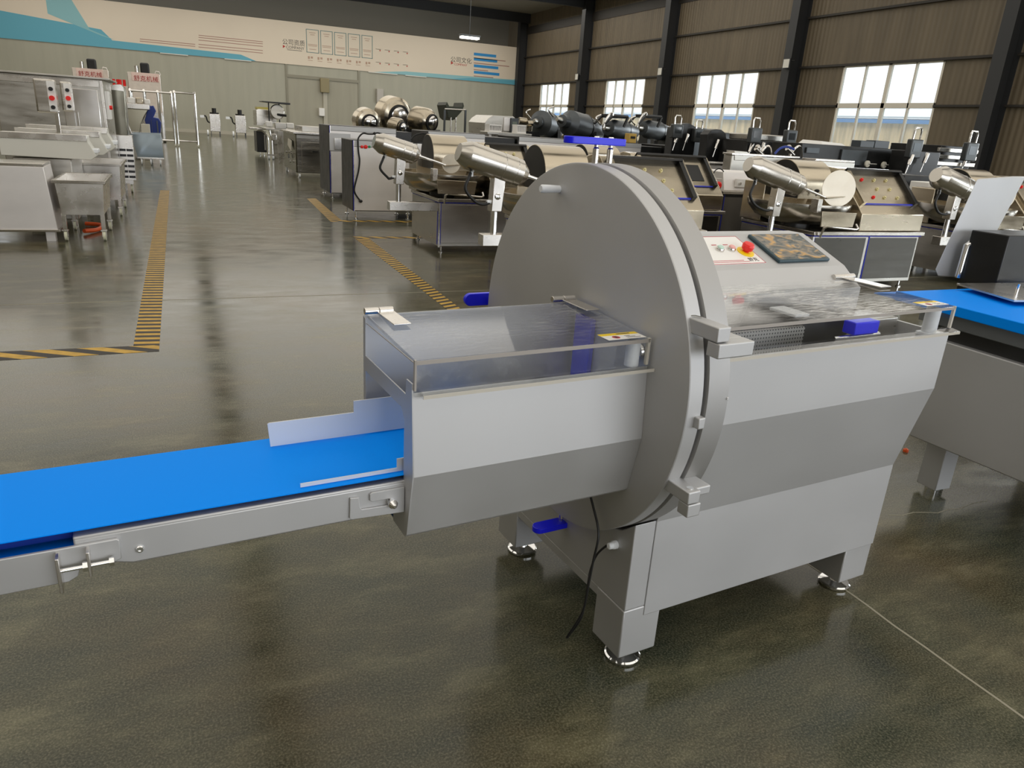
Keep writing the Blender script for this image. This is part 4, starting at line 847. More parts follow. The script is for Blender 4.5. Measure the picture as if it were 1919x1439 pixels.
gdrum([(1006, 228), (1040, 240)], (10, 22, 20), 19.0, 'grey tilted drum half hidden behind the bigger one below the leftmost window')
gdrum([(1052, 226), (1122, 248)], (11, 23, 15), 17.0, 'biggest grey tilted drum, straight above the blue clamp bar')
for (x0, y0, x1, y1, lb) in ((1139, 240, 1188, 248, 'dark tilted drum with a loading frame, in front of the second window'), (1202, 240, 1254, 250, 'dark tilted drum with a hooked pipe, left of the round topped tank')):
    YY = 16.2 if x0 < 1150 else 17.7; T, a, b = gdrum([(x0, y0), (x1, y1)], (13, 17, 12), YY, lb)
    Y = YY - .2
    q = [atY(x0 - 6, y0 - 8, Y), atY(x0 + 8, y0 - 22, Y), atY(x0 + 38, y0 - 20, Y), atY(x0 + 30, y0 - 2, Y)]
    fr = MB(); 
    for i in range(3): fr.tube([q[i], q[i + 1]], .035, 6)
    fr.tube([p + Vector((0, .5, 0)) for p in (q[0], q[1], q[2])], .035, 6).build('loading_frame', DARKM, T)
    MB().tube([atY(x, y, Y) for x, y in ((x0 - 8, y0), (x0 - 4, y0 - 14), (x0 + 4, y0 - 26), (x0 + 9, y0 - 28), (x0 + 9, y0 - 22))], .025, 8, 4).build('hooked_pipe', POL, T)
    MB().box(q[1].x, q[2].x, Y, Y + .5, q[1].z - .01, q[1].z + .05).build('hinge_beam', DARKM, T)
o = thing('yellow_block', 'small yellow and black block lying between the two dark drums', 'block', atY(1186, 262, 15.2))
p = atY(1186, 258, 15.2); q = atY(1186, 262, 15.2)
MB().box(p.x - .10, p.x + .10, 15.2, 15.4, 1.35, p.z + .09).build('block_body', YEL if False else mat('dull_yellow', '#c9a653', .5), o, .01)
MB().box(p.x - .06, p.x + .06, 15.19, 15.2, p.z - .02, p.z + .03).build('dark_slot', BLACK, o)
# round topped tanks with operator heads
HEADM = mat('operator_panel_grey', '#4c4f50', .4, .6)
def head(par, x, y, Y, s=1.0, screen=False):
    p = atY(x, y, Y); w_ = .13 * s; h_ = .14 * s
    h = MB().box(p.x - w_, p.x + w_, Y, Y + .12, p.z - h_, p.z + h_).build('operator_panel', HEADM, par, .02)
    MB().box(p.x - w_ * .6, p.x + w_ * .6, Y - .004, Y, p.z - h_ * .3, p.z + h_ * .6).build('panel_display', SCREEN if not screen else mat('blue_grey_display', '#2f3f49', .3), h)
    MB().tube([(p.x - w_ * .6, Y + .05, p.z + h_), (p.x - w_ * .6, Y + .05, p.z + h_ + .13 * s), (p.x - w_ * .4, Y + .05, p.z + h_ + .17 * s), (p.x + w_ * .4, Y + .05, p.z + h_ + .17 * s), (p.x + w_ * .6, Y + .05, p.z + h_ + .13 * s), (p.x + w_ * .6, Y + .05, p.z + h_)], .016 * s, 8).build('grab_handle', POL, h)
    return h
def clippers(par, pts, Y, s=1):
    for (x, y) in pts:
        p = atY(x, y, Y); d = Vector((.25, 0, 1)).normalized()
        MB().lathe(p - d * .09 * s, d, [(0, .035 * s), (.17 * s, .035 * s), (.18 * s, .03 * s)], 16).build('air_cylinder', POL, par)
        MB().cyl(p - d * .09 * s, p - d * .26 * s, .01).build('cylinder_rod', CHROME, par)
Y = 13.0
def tank(outline, Y, L, label, heads, cyl_):
    P = [atY(x, y, Y) for x, y in outline]
    T = thing('round_top_tank', label, 'tank machine', (P[0].x, Y, 0), 'dark machines under the right windows')
    lo = min(p.z for p in P)
    pr = [(P[0].x, .12)] + [(p.x, p.z) for p in P] + [(P[-1].x, .12)]
    A = MB(); A.prism(pr, Y, Y + .25, 'y').build('front_plate', DARKM, T, .01)
    c = sum((p.x for p in P)) / len(P); sm_ = [(c + (x - c) * .95, z - .03) for x, z in pr]
    m = MB(); lo_ = [m.bm.verts.new((x, Y + .25, max(z, .12))) for x, z in sm_]; hi_ = [m.bm.verts.new((x + L, Y + .25 + L * .35, max(z - .06 * (z > .5), .12))) for x, z in sm_]; n = len(lo_)
    m.bm.faces.new(lo_[::-1]); m.bm.faces.new(hi_)
    for i in range(n): m.bm.faces.new((lo_[i], lo_[(i + 1) % n], hi_[(i + 1) % n], hi_[i]))
    m.build('tank_body', GREYM, T)
    for hd in heads: head(T, *hd)
    clippers(T, cyl_, Y - .1)
    feet(T, [(P[0].x + .05, Y + .1), (P[-1].x - .05, Y + .1)], .13)
    return T
tank([(1262, 245), (1264, 238), (1280, 232), (1292, 231), (1305, 238), (1306, 244)], 13.65, 1.3, 'dark box topped machine left of the round topped tank', [(1271, 246, 13.5), (1311, 254, 13.5)], [(1268, 259), (1287, 259), (1327, 264)])
tank([(1326, 262), (1326, 252), (1333, 244), (1343, 242), (1352, 243), (1361, 250), (1362, 262)], 12.6, 2.0, 'round topped dark grey tank below the third window', [], [(1344, 270)])
p = atY(1345, 282, 11.7); o = None
# machines with heads and valves further right
def bank(x0, y0, x1, y1, Y, dp, label, heads, cyl_, name='filling_machine', m=DARKM):
    T, a, b = lowbox(x0, y0, x1, y1, Y, dp, name, label, 'filling machine', m=m, zb=.15, group='dark machines under the right windows')
    for h in heads: head(T, *h)
    clippers(T, cyl_, Y - .1)
    return T, a, b
T, a, b = bank(1402, 262, 1480, 300, 11.7, .8, 'dark machine with two handled operator heads between the third and fourth windows', [(1418, 254, 11.5), (1484, 258, 11.5)], [(1408, 276), (1429, 276), (1499, 278)])
MB().box(a.x + .1, b.x - .1, 11.8, 12.4, a.z, a.z + .12).build('long_cover', BRUSHD, T, .02)
for (x, y) in ((1425, 288), (1483, 288)):
    Yv = 10.1; p = atY(x, y, Yv)
    V = thing('valve_cluster', 'cluster of valves and curved pipes, %s' % ('left one above the tilted motor' if x < 1450 else 'right one beside the pale sheet'), 'valves', (p.x, Yv, 0))
    MB().tube([p, p + Vector((.1, 0, .12)), p + Vector((.2, 0, .1)), p + Vector((.26, 0, -.08))], .018, 8, 4).build('curved_pipe', POL, V)
    MB().cyl(p + Vector((-.12, 0, .08)), p + Vector((.05, 0, -.02)), .035).cyl(p + Vector((-.02, 0, .1)), p + Vector((-.02, 0, -.1)), .025).ball(p + Vector((-.08, 0, .1)), .045).build('valve_body', BRUSH, V)
    MB().box(p.x - .2, p.x + .3, Yv - .1, Yv + .12, .1, p.z - .08).build('valve_stand', DARKM, V, .01)
    feet(V, [(p.x - .1, Yv), (p.x + .2, Yv + .05)], .11)
T, a, b = lowbox(1372, 290, 1492, 306, 9.75, .2, 'sloping_table', 'steel table with a raised tilted lid above the golden cutter motor', m=BRUSHD, zb=.15, top=GALV)
P = [atY(x, y, 9.8) for x, y in ((1372, 282), (1395, 284), (1425, 301), (1372, 300))]
MB().prism([(p.x, p.z) for p in P], 9.74, 9.94, 'y').build('tilted_lid', BRUSHD, T, .005)
MB().tube([atY(x, y, 9.86) for x, y in ((1452, 288), (1462, 278), (1475, 275), (1488, 280))], .02, 8, 4).build('blue_hose', NAVY, T)
# long dark machine with two knobs
T, a, b = bank(1504, 268, 1702, 312, 10.4, .75, 'long dark machine with two pale knobs under the big right window', [], [])
for x, y in ((1624, 307), (1655, 309)):
    p = atY(x, y, 10.3); MB().lathe(p, (0, -1, 0), [(0, .06), (.03, .06), (.04, .03)], 20).build('valve_knob', CREAM, T); MB().cyl(p + Vector((0, -.03, 0)), p + Vector((.22, -.03, 0)), .012).build('valve_stem', GALV, T)
a, b = atY(1512, 276, 10.38), atY(1534, 288, 10.38); MB().box(a.x, b.x, 10.37, 10.4, b.z, a.z).build('inspection_plate', GREYM, T, .004)
a, b = atY(1578, 280, 10.38), atY(1622, 300, 10.38); MB().box(a.x, b.x, 10.36, 10.4, b.z - .1, a.z).build('inspection_plate', GREYM, T, .004)
for (x0, x1, lb) in ((1614, 1640, 'left one of the two dark boxes on the long machine under the big window'), (1641, 1668, 'right one of the two dark boxes on the long machine under the big window')):
    a, b = atY(x0, 263, 10.9), atY(x1, 280, 10.9); zb_ = atY(1502, 268, 10.4).z
    q = thing('dark_box', lb, 'box', (a.x, 10.9, zb_)); MB().box(a.x, b.x - .05, 10.9, 11.13, zb_ + .001, a.z).build('box_shell', mat('slate_box', '#3d4349', .4), q, .01)
q = thing('white_sheet', 'pale sheet lying on the dark machine left of the big window', 'sheet', atY(1540, 258, 11.0)); zb_ = atY(1502, 268, 10.4).z
a = atY(1512, 262, 11.0); b = atY(1562, 268, 10.9)
MB().hexa([(a.x, 10.6, zb_ + .002), (b.x, 10.6, zb_ + .002), (b.x - .1, 11.1, zb_ + .002), (a.x - .1, 11.1, zb_ + .002)], [(a.x + .05, 10.7, zb_ + .06), (b.x - .1, 10.6, zb_ + .04), (b.x - .2, 11.1, zb_ + .05), (a.x, 11.1, zb_ + .07)]).build('folded_sheet', WHITE, q)
T, a, b = bank(1512, 300, 1600, 318, 9.35, .3, 'low table with a framed tray behind the white disc of the golden cutter', [], [], 'tray_table', BRUSHD)
MB().box(a.x + .2, b.x, 9.36, 9.66, a.z, a.z + .03).build('tray_frame', GALV, T, .004)
T, a, b = bank(1706, 282, 1752, 330, 9.8, .4, 'machine with a handled screen and two steel cylinders, right of the big window', [(1718, 279, 9.7, 1.15, True)], [(1707, 299), (1735, 296)])
T2 = T; a, b = atY(1762, 274, 10.6), atY(1810, 310, 10.6)
T, a, b = bank(1765, 272, 1815, 315, 10.6, 1.2, 'machine with a pale slatted side near the right edge of the photo', [(1822, 285, 10.2, 1.25, True)], [(1808, 303)])
for i in range(3): MB().box(a.x - .1, b.x + .1, 10.55, 10.6, a.z - .12 - .13 * i, a.z - .05 - .13 * i).build('side_slat', BRUSH, T, .004)

# ------------------------------------------------------------------ banner on the back partition
YBn = YB - .06
bl_ = atY(87, 82, YB).x - 3.0; br_ = atY(973, 160, YB).x
BN = thing('wall_banner', 'long cream banner with blue edges, certificates and Chinese headings high on the back wall', 'banner', (bl_, YBn, bt))
BANM = mat('banner_sheet', '#e3d6c3', .55, var=.03, scale=(.3, .3, .3))
MB().box(bl_, br_, YBn, YBn + .05, bt, tt).build('banner_sheet', BANM, BN)
SKYB = mat('banner_blue', '#62acc2', .5); PALEB = mat('banner_pale_blue', '#8cbfc6', .5); BR = mat('banner_bright_blue', '#2a8fd0', .5); DINK = mat('banner_ink', '#55504a', .6)
def px(x, y): p = atY(x, y, YBn); return p.x, p.z
def poly(name, pts, m, dy=.004):
    b = MB(); P = [px(*p) for p in pts]; b.prism(P, YBn - dy, YBn - .0005, 'y'); return b.build(name, m, BN)
def rect(x0, z0, x1, z1, m, name='print', par=None, dy=.004): return MB().box(x0, x1, YBn - dy, YBn - .0005, z0, z1).build(name, m, par or BN)
def wz(z): return z
# bottom bands in wall metres
W0 = px(127, 84)[0]; W1 = px(480, 112)[0]
MB().prism([(bl_, bt), (W1, bt), (W1 - .9, bt + .30), (px(210, 70)[0], bt + .42), (px(190, 60)[0], bt + .95), (bl_, bt + 1.5)], YBn - .004, YBn - .0005, 'y').build('blue_band', SKYB, BN)
MB().prism([(W0 - .8, bt + 1.5), (px(190, 70)[0], bt + .62), (px(215, 70)[0], bt + .45), (px(170, 70)[0], bt + .9), (W0 + .4, tt - .02), (W0 - .8, tt - .02)], YBn - .006, YBn - .0042, 'y').build('pale_band', PALEB, BN)
MB().prism([(px(700, 140)[0], bt), (br_, bt), (br_, bt + .55), (px(962, 140)[0], bt + .34), (px(760, 140)[0], bt + .22)], YBn - .004, YBn - .0005, 'y').build('blue_band', PALEB, BN)
MB().prism([(px(845, 140)[0], bt), (br_, bt), (br_, bt + .75), (px(966, 140)[0], bt + .30), (px(880, 140)[0], bt + .18)], YBn - .006, YBn - .0042, 'y').build('blue_band', SKYB, BN)
# text lines on the left board
b = MB()
for (x0, x1, ys_) in ((262, 365, (73, 77, 85)), (372, 492, (66, 70, 75, 83, 88)), (265, 495, ())):
    for y in ys_:
        p0 = px(x0, y); z = atY(x0, y, YBn).z; xe = px(x1, y)[0]
        b.box(p0[0], xe, YBn - .003, YBn - .0005, z - .018, z + .018)
o = b.build('text_lines', mat('faded_red_text', '#a5786c', .6), BN); o['kind'] = 'stuff'
# headings
R0 = (PI / 2, 0, 0)
x, z = px(529, 82); text('heading', '公司资质', .375, DINK, (x, YBn - .004, z), R0, BN, .002, sx=.95)
x, z = px(536, 91); text('heading_latin', 'COMPANY', .235, DINK, (x, YBn - .004, z + .02), R0, BN, .002)
P = [px(530, 84), px(535, 87), px(530, 90)]; MB().prism(P, YBn - .004, YBn - .0005, 'y').build('red_arrow', REDT, BN)
x0, z = px(538, 92.5); x1 = px(566, 95)[0]; rect(x0, z - .03, x1, z + .0, DINK, 'small_caption')
x, z = px(844, 115); text('heading', '公司文化', .40, DINK, (x, YBn - .004, z), R0, BN, .002)
x, z = px(851, 122); text('heading_latin', 'COMPANY', .20, REDT, (x, YBn - .004, z), R0, BN, .002)
P = [px(845, 114.5), px(850, 118), px(845, 121)]; MB().prism(P, YBn - .004, YBn - .0005, 'y').build('red_arrow', REDT, BN)
# framed certificates and small licence tables
TEAL = mat('teal_frame', '#5c7f80', .5)
cx = [px(574, 80)[0], px(600.5, 80)[0], px(626.5, 80)[0], px(652, 80)[0], px(677.5, 80)[0], px(701, 80)[0]]
zb0 = px(574, 98)[1]; zt0 = tt - .35
for i in range(5):
    a, c = cx[i], cx[i + 1] - .10
    f = MB().box(a, c, YBn - .005, YBn - .0005, zb0, zb0 + .035).box(a, c, YBn - .005, YBn - .0005, zt0, zt0 + .035).box(a, a + .04, YBn - .005, YBn - .0005, zb0, zt0).box(c - .04, c, YBn - .005, YBn - .0005, zb0, zt0).build('certificate', TEAL, BN)
    for j, (zz, ww) in enumerate(((zt0 - .18, .5), (zt0 - .30, .35), (zb0 + .48, .75), (zb0 + .40, .7), (zb0 + .2, .55))):
        rect((a + c) / 2 - (c - a) * ww / 2, zz, (a + c) / 2 + (c - a) * ww / 2, zz + .03, mat('certificate_text', '#b08f7c', .6), 'certificate_lines', f)
for r in range(2):
    for i in range(4 if r == 0 else 4):
        for rr in range(2):
            x0 = px(704 + 17 * i + 0, 100)[0]; zz = (zb0 + .62 if rr == 0 else bt + .62)
            m_ = rect(x0, zz, x0 + .36, zz + .02, mat('licence_rule', '#a08d78', .6), 'licence_rule')
            if r == 0: MB().box(x0 + .26, x0 + .34, YBn - .006, YBn - .0045, zz - .10, zz - .03).build('red_seal', REDT, BN)
b = MB()
for i in range(7):
    x0 = px(577 + 18 * i, 106)[0]; zz = zb0 - .38
    b.box(x0, x0 + .12, YBn - .004, YBn - .0005, zz, zz + .16).box(x0 + .18, x0 + .32, YBn - .004, YBn - .0005, zz + .04, zz + .16).box(x0, x0 + .3, YBn - .004, YBn - .0005, zz - .1, zz - .07)
o = b.build('small_seals', mat('seal_print', '#b99a86', .6), BN); o['kind'] = 'stuff'
# right board with blue headings
for (y, x1, tx) in ((101, 930, 948), (110.5, 932, 955), (123, 934, 915), (135, 936, 925)):
    x0, z = px(888, y); xe = px(x1, y)[0]; rect(x0, z - .09, xe, z + .09, BR, 'blue_heading_bar')
    xe = px(tx, y)[0]; rect(x0, z - .28, xe, z - .23, mat('faded_red_text', '#a5786c', .6), 'board_text')
# white bars standing in for glints under the banner edge, lamp near the corner
for (x0, x1) in ((300, 352), (420, 470), (690, 745), (760, 800)):
    a = px(x0, 100)[0]; c = px(x1, 100)[0]
    MB().box(a, c, YBn - .03, YBn + .02, bt - .05, bt - .01).build('rail_glint', mat('glint_white', '#f2efe6', .25), BN)
p = atY(880, 70, 44)
T = thing('ceiling_lamp', 'glowing lamp hanging under the roof near the far corner', 'lamp', (p.x, 44, p.z))
MB().box(p.x - .55, p.x + .55, 43.8, 44.2, p.z - .08, p.z + .02).build('lamp_glass', mat('lamp_glow', '#ffffff', .5, emit='#fff4e0', es=9), T, .02)
MB().box(p.x - .6, p.x + .6, 43.75, 44.25, p.z + .02, p.z + .12).build('lamp_housing', GREYM, T, .02)
MB().cyl((p.x, 44, p.z + .12), (p.x, 44, ZC - .0), .015).build('lamp_rod', GREYM, T)
# electric boxes on conduits beside the gateway
for (x0, y0, x1, y1, yb_, lb) in ((600, 146, 617, 174, 250, 'beige electric box with a thick conduit beside the gateway'), (706, 166, 718, 193, 240, 'grey electric box on a thin conduit right of the gateway')):
    a, c = atY(x0, y0, YB - .2), atY(x1, y1, YB - .2)
    T = thing('electric_box', lb, 'electric box', (a.x, YB - .2, c.z))
    MB().box(a.x, c.x, YB - .3, YB - .01, c.z, a.z).build('box_case', mat('beige_box', '#8f8463', .5) if x0 < 700 else mat('grey_box', '#b9b4ac', .5), T, .02)
    xm = a.x + (c.x - a.x) * (.55 if x0 < 700 else .3); wd = .13 if x0 < 700 else .035
    MB().box(xm - wd, xm + wd, YB - .14, YB - .01, 0.0, c.z).build('conduit', mat('pale_conduit', '#b5b0a0', .4), T)
    if x0 < 700: q = atY(603, 210, YB - .2); MB().box(q.x - .18, q.x + .18, YB - .3, YB - .01, q.z - .25, q.z + .25).build('switch_case', WHITE, T, .02)
# floodlights on the columns
for (x, y, lb) in ((1081, 144, 'smallest floodlight, on the second dark column from the corner'), (1237, 134, 'floodlight on the column left of the third window'), (1474, 119, 'biggest floodlight, on the column left of the right window')):
    p = atX(x, y, XR - .75)
    T = thing('floodlight', lb, 'floodlight', (p.x, p.y, p.z))
    s_ = .20
    MB().box(p.x - .02, p.x + .05, p.y - s_, p.y + s_, p.z - s_, p.z + s_).build('housing', BLACK, T, .02)
    MB().box(p.x - .03, p.x - .02, p.y - s_ * .8, p.y + s_ * .8, p.z - s_ * .8, p.z + s_ * .8).build('lens', mat('floodlight_lens', '#d8d6ce', .3), T)
    MB().tube([(p.x + .05, p.y, p.z), (p.x + .12, p.y - .1, p.z + .1), (XR - .62, p.y - .3, p.z + .1)], .02).build('bracket', BLACK, T)

# ------------------------------------------------------------------ left side of the aisle
def castor(par, x, y, r=.055, m=None):
    MB().box(x - .03, x + .03, y - .035, y + .035, r * 2 + .0, r * 2 + .012).build('castor_plate', GALV, par)
    f = MB().box(x - .022, x - .017, y - .025, y + .02, r * .8, r * 2).box(x + .017, x + .022, y - .025, y + .02, r * .8, r * 2).build('castor_fork', GALV, par)
    MB().cyl((x - .014, y, r), (x + .014, y, r), r, n=24).build('wheel', m or mat('cream_wheel', '#d9d8bf', .4), f)
def tub(T, x0, x1, y0, y1, zb, zt, t=.008, inset=.03, m=None):
    m = m or GALV; b = MB()
    o = [(x0, y0), (x1, y0), (x1, y1), (x0, y1)]; ob = [(x0 + inset, y0 + .01), (x1 - inset, y0 + .01), (x1 - inset, y1 - inset * 2), (x0 + inset, y1 - inset * 2)]
    i = [(x0 + t, y0 + t), (x1 - t, y0 + t), (x1 - t, y1 - t), (x0 + t, y1 - t)]; ib = [(x0 + inset + t, y0 + .01 + t), (x1 - inset - t, y0 + .01 + t), (x1 - inset - t, y1 - inset * 2 - t), (x0 + inset + t, y1 - inset * 2 - t)]
    V = lambda L, z: [b.bm.verts.new((p[0], p[1], z)) for p in L]
    a, c, d, e = V(ob, zb), V(o, zt), V(i, zt), V(ib, zb + t)
    b.bm.faces.new(a[::-1]); b.bm.faces.new(e)
    for k_ in range(4):
        n = (k_ + 1) % 4; b.bm.faces.new((a[k_], a[n], c[n], c[k_])); b.bm.faces.new((c[k_], c[n], d[n], d[k_])); b.bm.faces.new((d[k_], d[n], e[n], e[k_]))
    return b.build('tub', m, T)
def cart(x0, y0, label, wx=.47, wy=1.0, z0=.29, z1=.66, lw=None):
    T = thing('meat_cart', label, 'cart', (x0, y0, 0), 'square steel tub carts')
    tub(T, x0, x0 + wx, y0, y0 + wy, z0, z1)
    r = MB(); w_ = .025
    r.box(x0 - w_, x0 + wx + w_, y0 - w_, y0, z1 - .03, z1 + .005).box(x0 - w_, x0 + wx + w_, y0 + wy, y0 + wy + w_, z1 - .03, z1 + .005).box(x0 - w_, x0, y0, y0 + wy, z1 - .03, z1 + .005).box(x0 + wx, x0 + wx + w_, y0, y0 + wy, z1 - .03, z1 + .005)
    r.build('rim', BRUSH, T, .003)
    for (x, y) in ((x0 + .04, y0 + .04), (x0 + wx - .05, y0 + .04), (x0 + .04, y0 + wy - .12), (x0 + wx - .05, y0 + wy - .12)):
        L = MB().box(x - .022, x + .022, y - .022, y + .022, .12, z0 + .01).build('leg', BRUSH, T, .003); castor(L, x, y)
    return T
cart(-1.27, 9.5, 'square steel tub cart on four cream castors, nearest the camera at left', wx=.47, wy=1.0)
cart(-1.32, 11.72, 'steel tub cart directly behind the nearest cart, its dark side towards the aisle', wx=.56, wy=1.15, z0=.22, z1=.70)
o = MB().tube([(-1.1, 10.0, .04), (-1.0, 10.15, .03), (-.95, 10.35, .03), (-.98, 10.6, .03), (-1.15, 10.7, .03)], .025, 8, 4).build('orange_hose', ORANGE); tag(o, 'orange hose lying on the floor under the nearest cart', 'hose')
# machine at the left frame edge
T = thing('grey_stand', 'tapering grey steel stand at the left edge beside the nearest cart', 'machine stand', (-1.6, 9.45, 0))
MB().hexa([(-2.2, 9.45, .13), (-1.29, 9.45, .13), (-1.29, 10.0, .13), (-2.2, 10.0, .13)], [(-2.2, 9.45, .80), (-1.345, 9.45, .80), (-1.345, 10.0, .80), (-2.2, 10.0, .80)]).build('body', SATIN, T, .006)
MB().box(-2.2, -1.27, 9.43, 10.02, .11, .135).build('base_plate', BRUSH, T, .003)
for x in (-1.42, -2.1): MB().box(x, x + .09, 9.5, 9.6, 0, .12).build('leg', SATIN, T)
MB().box(-2.2, -1.345, 9.45, 10.0, .80, .83).build('top_plate', BRUSH, T, .004)
# machine with trays and control boxes
Y = 10.5
T = thing('tray_machine', 'steel machine with three stacked white trays and two control boxes at the left edge', 'tray machine', (-1.6, Y, 0))
for i, (dx, dy, dz) in enumerate(((0, 0, 0), (.10, .45, .035), (.16, .85, .07))):
    m = MB().prism([(-1.9 + dx, .84 + dz), (-.98 + dx, .82 + dz), (-.92 + dx, .87 + dz), (-1.0 + dx, 1.04 + dz), (-1.0 + dx, 1.10 + dz), (-1.9 + dx, 1.10 + dz)], Y + dy, Y + dy + .3, 'y').build('tray', mat('white_tray', '#d8d6cc', .4), T, .006)
    MB().box(-1.9 + dx, -1.0 + dx, Y + dy - .012, Y + dy, 1.035 + dz, 1.105 + dz).build('tray_lip', GALV, m, .003)
    MB().box(-.99 + dx, -.90 + dx, Y + dy + .02, Y + dy + .28, .90 + dz, .95 + dz).build('spout', WHITEP, m, .01)
MB().box(-1.8, -1.2, Y + .05, Y + 1.15, .1, .82).build('frame', BRUSHD, T, .01)
for (x, yy) in ((-1.75, Y + .1), (-1.25, Y + .1), (-1.75, Y + 1.1), (-1.25, Y + 1.1)): MB().box(x - .03, x + .03, yy - .03, yy + .03, 0, .1).build('leg', GALV, T)
for (x0, y0, x1, y1, Yb, kn) in ((60, 146, 113, 213, 10.6, 1), (110, 152, 142, 210, 11.4, 1)):
    a, c = atY(x0, y0, Yb), atY(x1, y1, Yb)
    B = MB().box(a.x, c.x - .03, Yb, Yb + .25, c.z, a.z).build('control_box', BRUSH, T, .02)
    MB().box(c.x - .10, c.x - .02, Yb - .012, Yb, c.z + .02, a.z - .02).build('control_strip', WHITE, B)
    for q, (m_, r) in enumerate(((BLACK, .022), (RED, .028), (BLACK, .022))):
        z = a.z - (a.z - c.z) * (.28 + .27 * q); MB().cyl((c.x - .06, Yb - .05, z), (c.x - .06, Yb - .012, z), r).build('switch', m_, B)
    MB().box((a.x + c.x) / 2 + .05, (a.x + c.x) / 2 + .09, Yb + .05, Yb + .1, 1.1, c.z).build('box_post', CHROME, T)
# tall oven cabinet
Y = 13.0
T = thing('oven_cabinet', 'tall stainless cabinet with a big shiny door behind the white trays', 'cabinet', (-1.6, Y, 0))
B = MB().box(-2.3, -.945, Y, Y + 1.6, .1, 1.80).build('body', BRUSHD, T, .01)
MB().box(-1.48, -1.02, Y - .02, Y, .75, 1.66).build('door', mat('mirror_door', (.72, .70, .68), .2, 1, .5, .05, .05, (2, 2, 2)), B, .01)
MB().box(-2.25, -1.0, Y - .012, Y, 1.69, 1.78).build('top_strip', GALV, B, .004)
MB().box(-.985, -.945, Y - .015, Y, .12, 1.79).build('corner_strip', GALV, B, .004)
MB().box(-2.3, -.85, Y - .05, Y + 1.7, 1.80, 1.825).build('roof_plate', BRUSHD, T, .004)
MB().tube([(-1.30, Y - .03, .93), (-1.2, Y - .06, .90), (-1.06, Y - .03, .92)], .012, 8, 3).build('door_handle', mat('brass_handle', '#c9ba7a', .3, .8), B)
MB().box(-.945, -.90, Y + .1, Y + .5, 1.25, 1.65).build('side_box', WHITE, B, .005); MB().cyl((-.90, Y + .15, 1.42), (-.86, Y + .15, 1.42), .03).build('side_button', RED, B)
for x in (-2.25, -1.05): MB().box(x, x + .08, Y + .03, Y + .1, 0, .1).build('leg', GALV, B)
# dark tall round topped panel
Y = 15.2
P = [atY(x, y, Y) for x, y in ((204, 250), (205, 165), (209, 160), (217, 158), (226, 158), (232, 163), (238, 250))]
T = thing('round_cooker', 'tall dark mirrored panel with a bright rounded top, right of the oven cabinet', 'machine', (P[0].x, Y, 0))
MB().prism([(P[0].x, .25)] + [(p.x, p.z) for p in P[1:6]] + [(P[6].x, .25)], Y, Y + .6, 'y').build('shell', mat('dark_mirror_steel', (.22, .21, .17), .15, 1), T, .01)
P = [atY(x, y, Y - .02) for x, y in ((206, 168), (207, 162), (213, 158.5), (226, 158.5), (231, 163), (232, 171), (220, 169))]
MB().prism([(p.x, p.z) for p in P], Y - .02, Y - .002, 'y').build('round_lid', GALV, T)
for xx in (P[0].x + .05, P[5].x - .06): MB().box(xx, xx + .05, Y + .02, Y + .07, 0, .26).build('leg', GALV, T)
a, c = atY(206, 252, 14.9), atY(246, 300, 14.9)
T = thing('slatted_conveyor', 'upright pale slatted conveyor parts beside the dark cart side', 'conveyor', (a.x, 14.9, 0))
for i in range(3):
    xx = a.x + (c.x - a.x) * i / 2.6; o = MB().box(xx, xx + .12, 14.85, 15.1, .22, a.z).build('slat_panel', GALV, T, .005)
    for k_ in range(6): MB().box(xx + .01, xx + .11, 14.84, 14.85, .26 + k_ * .09, .30 + k_ * .09).build('slot', DARKM, o)
MB().box(a.x, c.x, 14.9, 15.1, .16, .22).build('base_bar', GALV, T)
for xx in (a.x + .04, c.x - .04): castor(T, xx, 15.0, .07)
# blue grey cart
Y = 22.0
T = thing('blue_grey_cart', 'pale blue grey open cart on white castors, standing at the left edge of the aisle', 'cart', (-.75, Y, 0))
b = MB(); lo = [(-.98, Y, .19), (-.37, Y, .19), (-.40, Y + 1.0, .19), (-.95, Y + 1.0, .19)]; hi = [(-1.10, Y - .1, .76), (-.40, Y - .1, .78), (-.40, Y + 1.2, .78), (-1.10, Y + 1.2, .76)]
V = lambda L: [b.bm.verts.new(p) for p in L]
a, c = V(lo), V(hi); b.bm.faces.new(a[::-1])
for k_ in range(4): n = (k_ + 1) % 4; b.bm.faces.new((a[k_], a[n], c[n], c[k_]))
o = b.build('tub', mat('blue_grey_steel', '#93a0aa', .35, .5), T); sm_ = o.modifiers.new('wall', 'SOLIDIFY'); sm_.thickness = .015
MB().box(-.99, -.36, Y - .02, Y - .005, .17, .20).build('bottom_rim', GALV, T)
for (x, yy) in ((-.90, Y + .05), (-.68, Y + .05), (-.46, Y + .05), (-.68, Y + .9)): castor(T, x, yy, .085, WHITEP)
MB().tube([(-1.08, Y - .05, .78), (-1.14, Y - .1, 1.0), (-1.25, Y - .1, 1.5)], .025).build('push_handle', GALV, T)
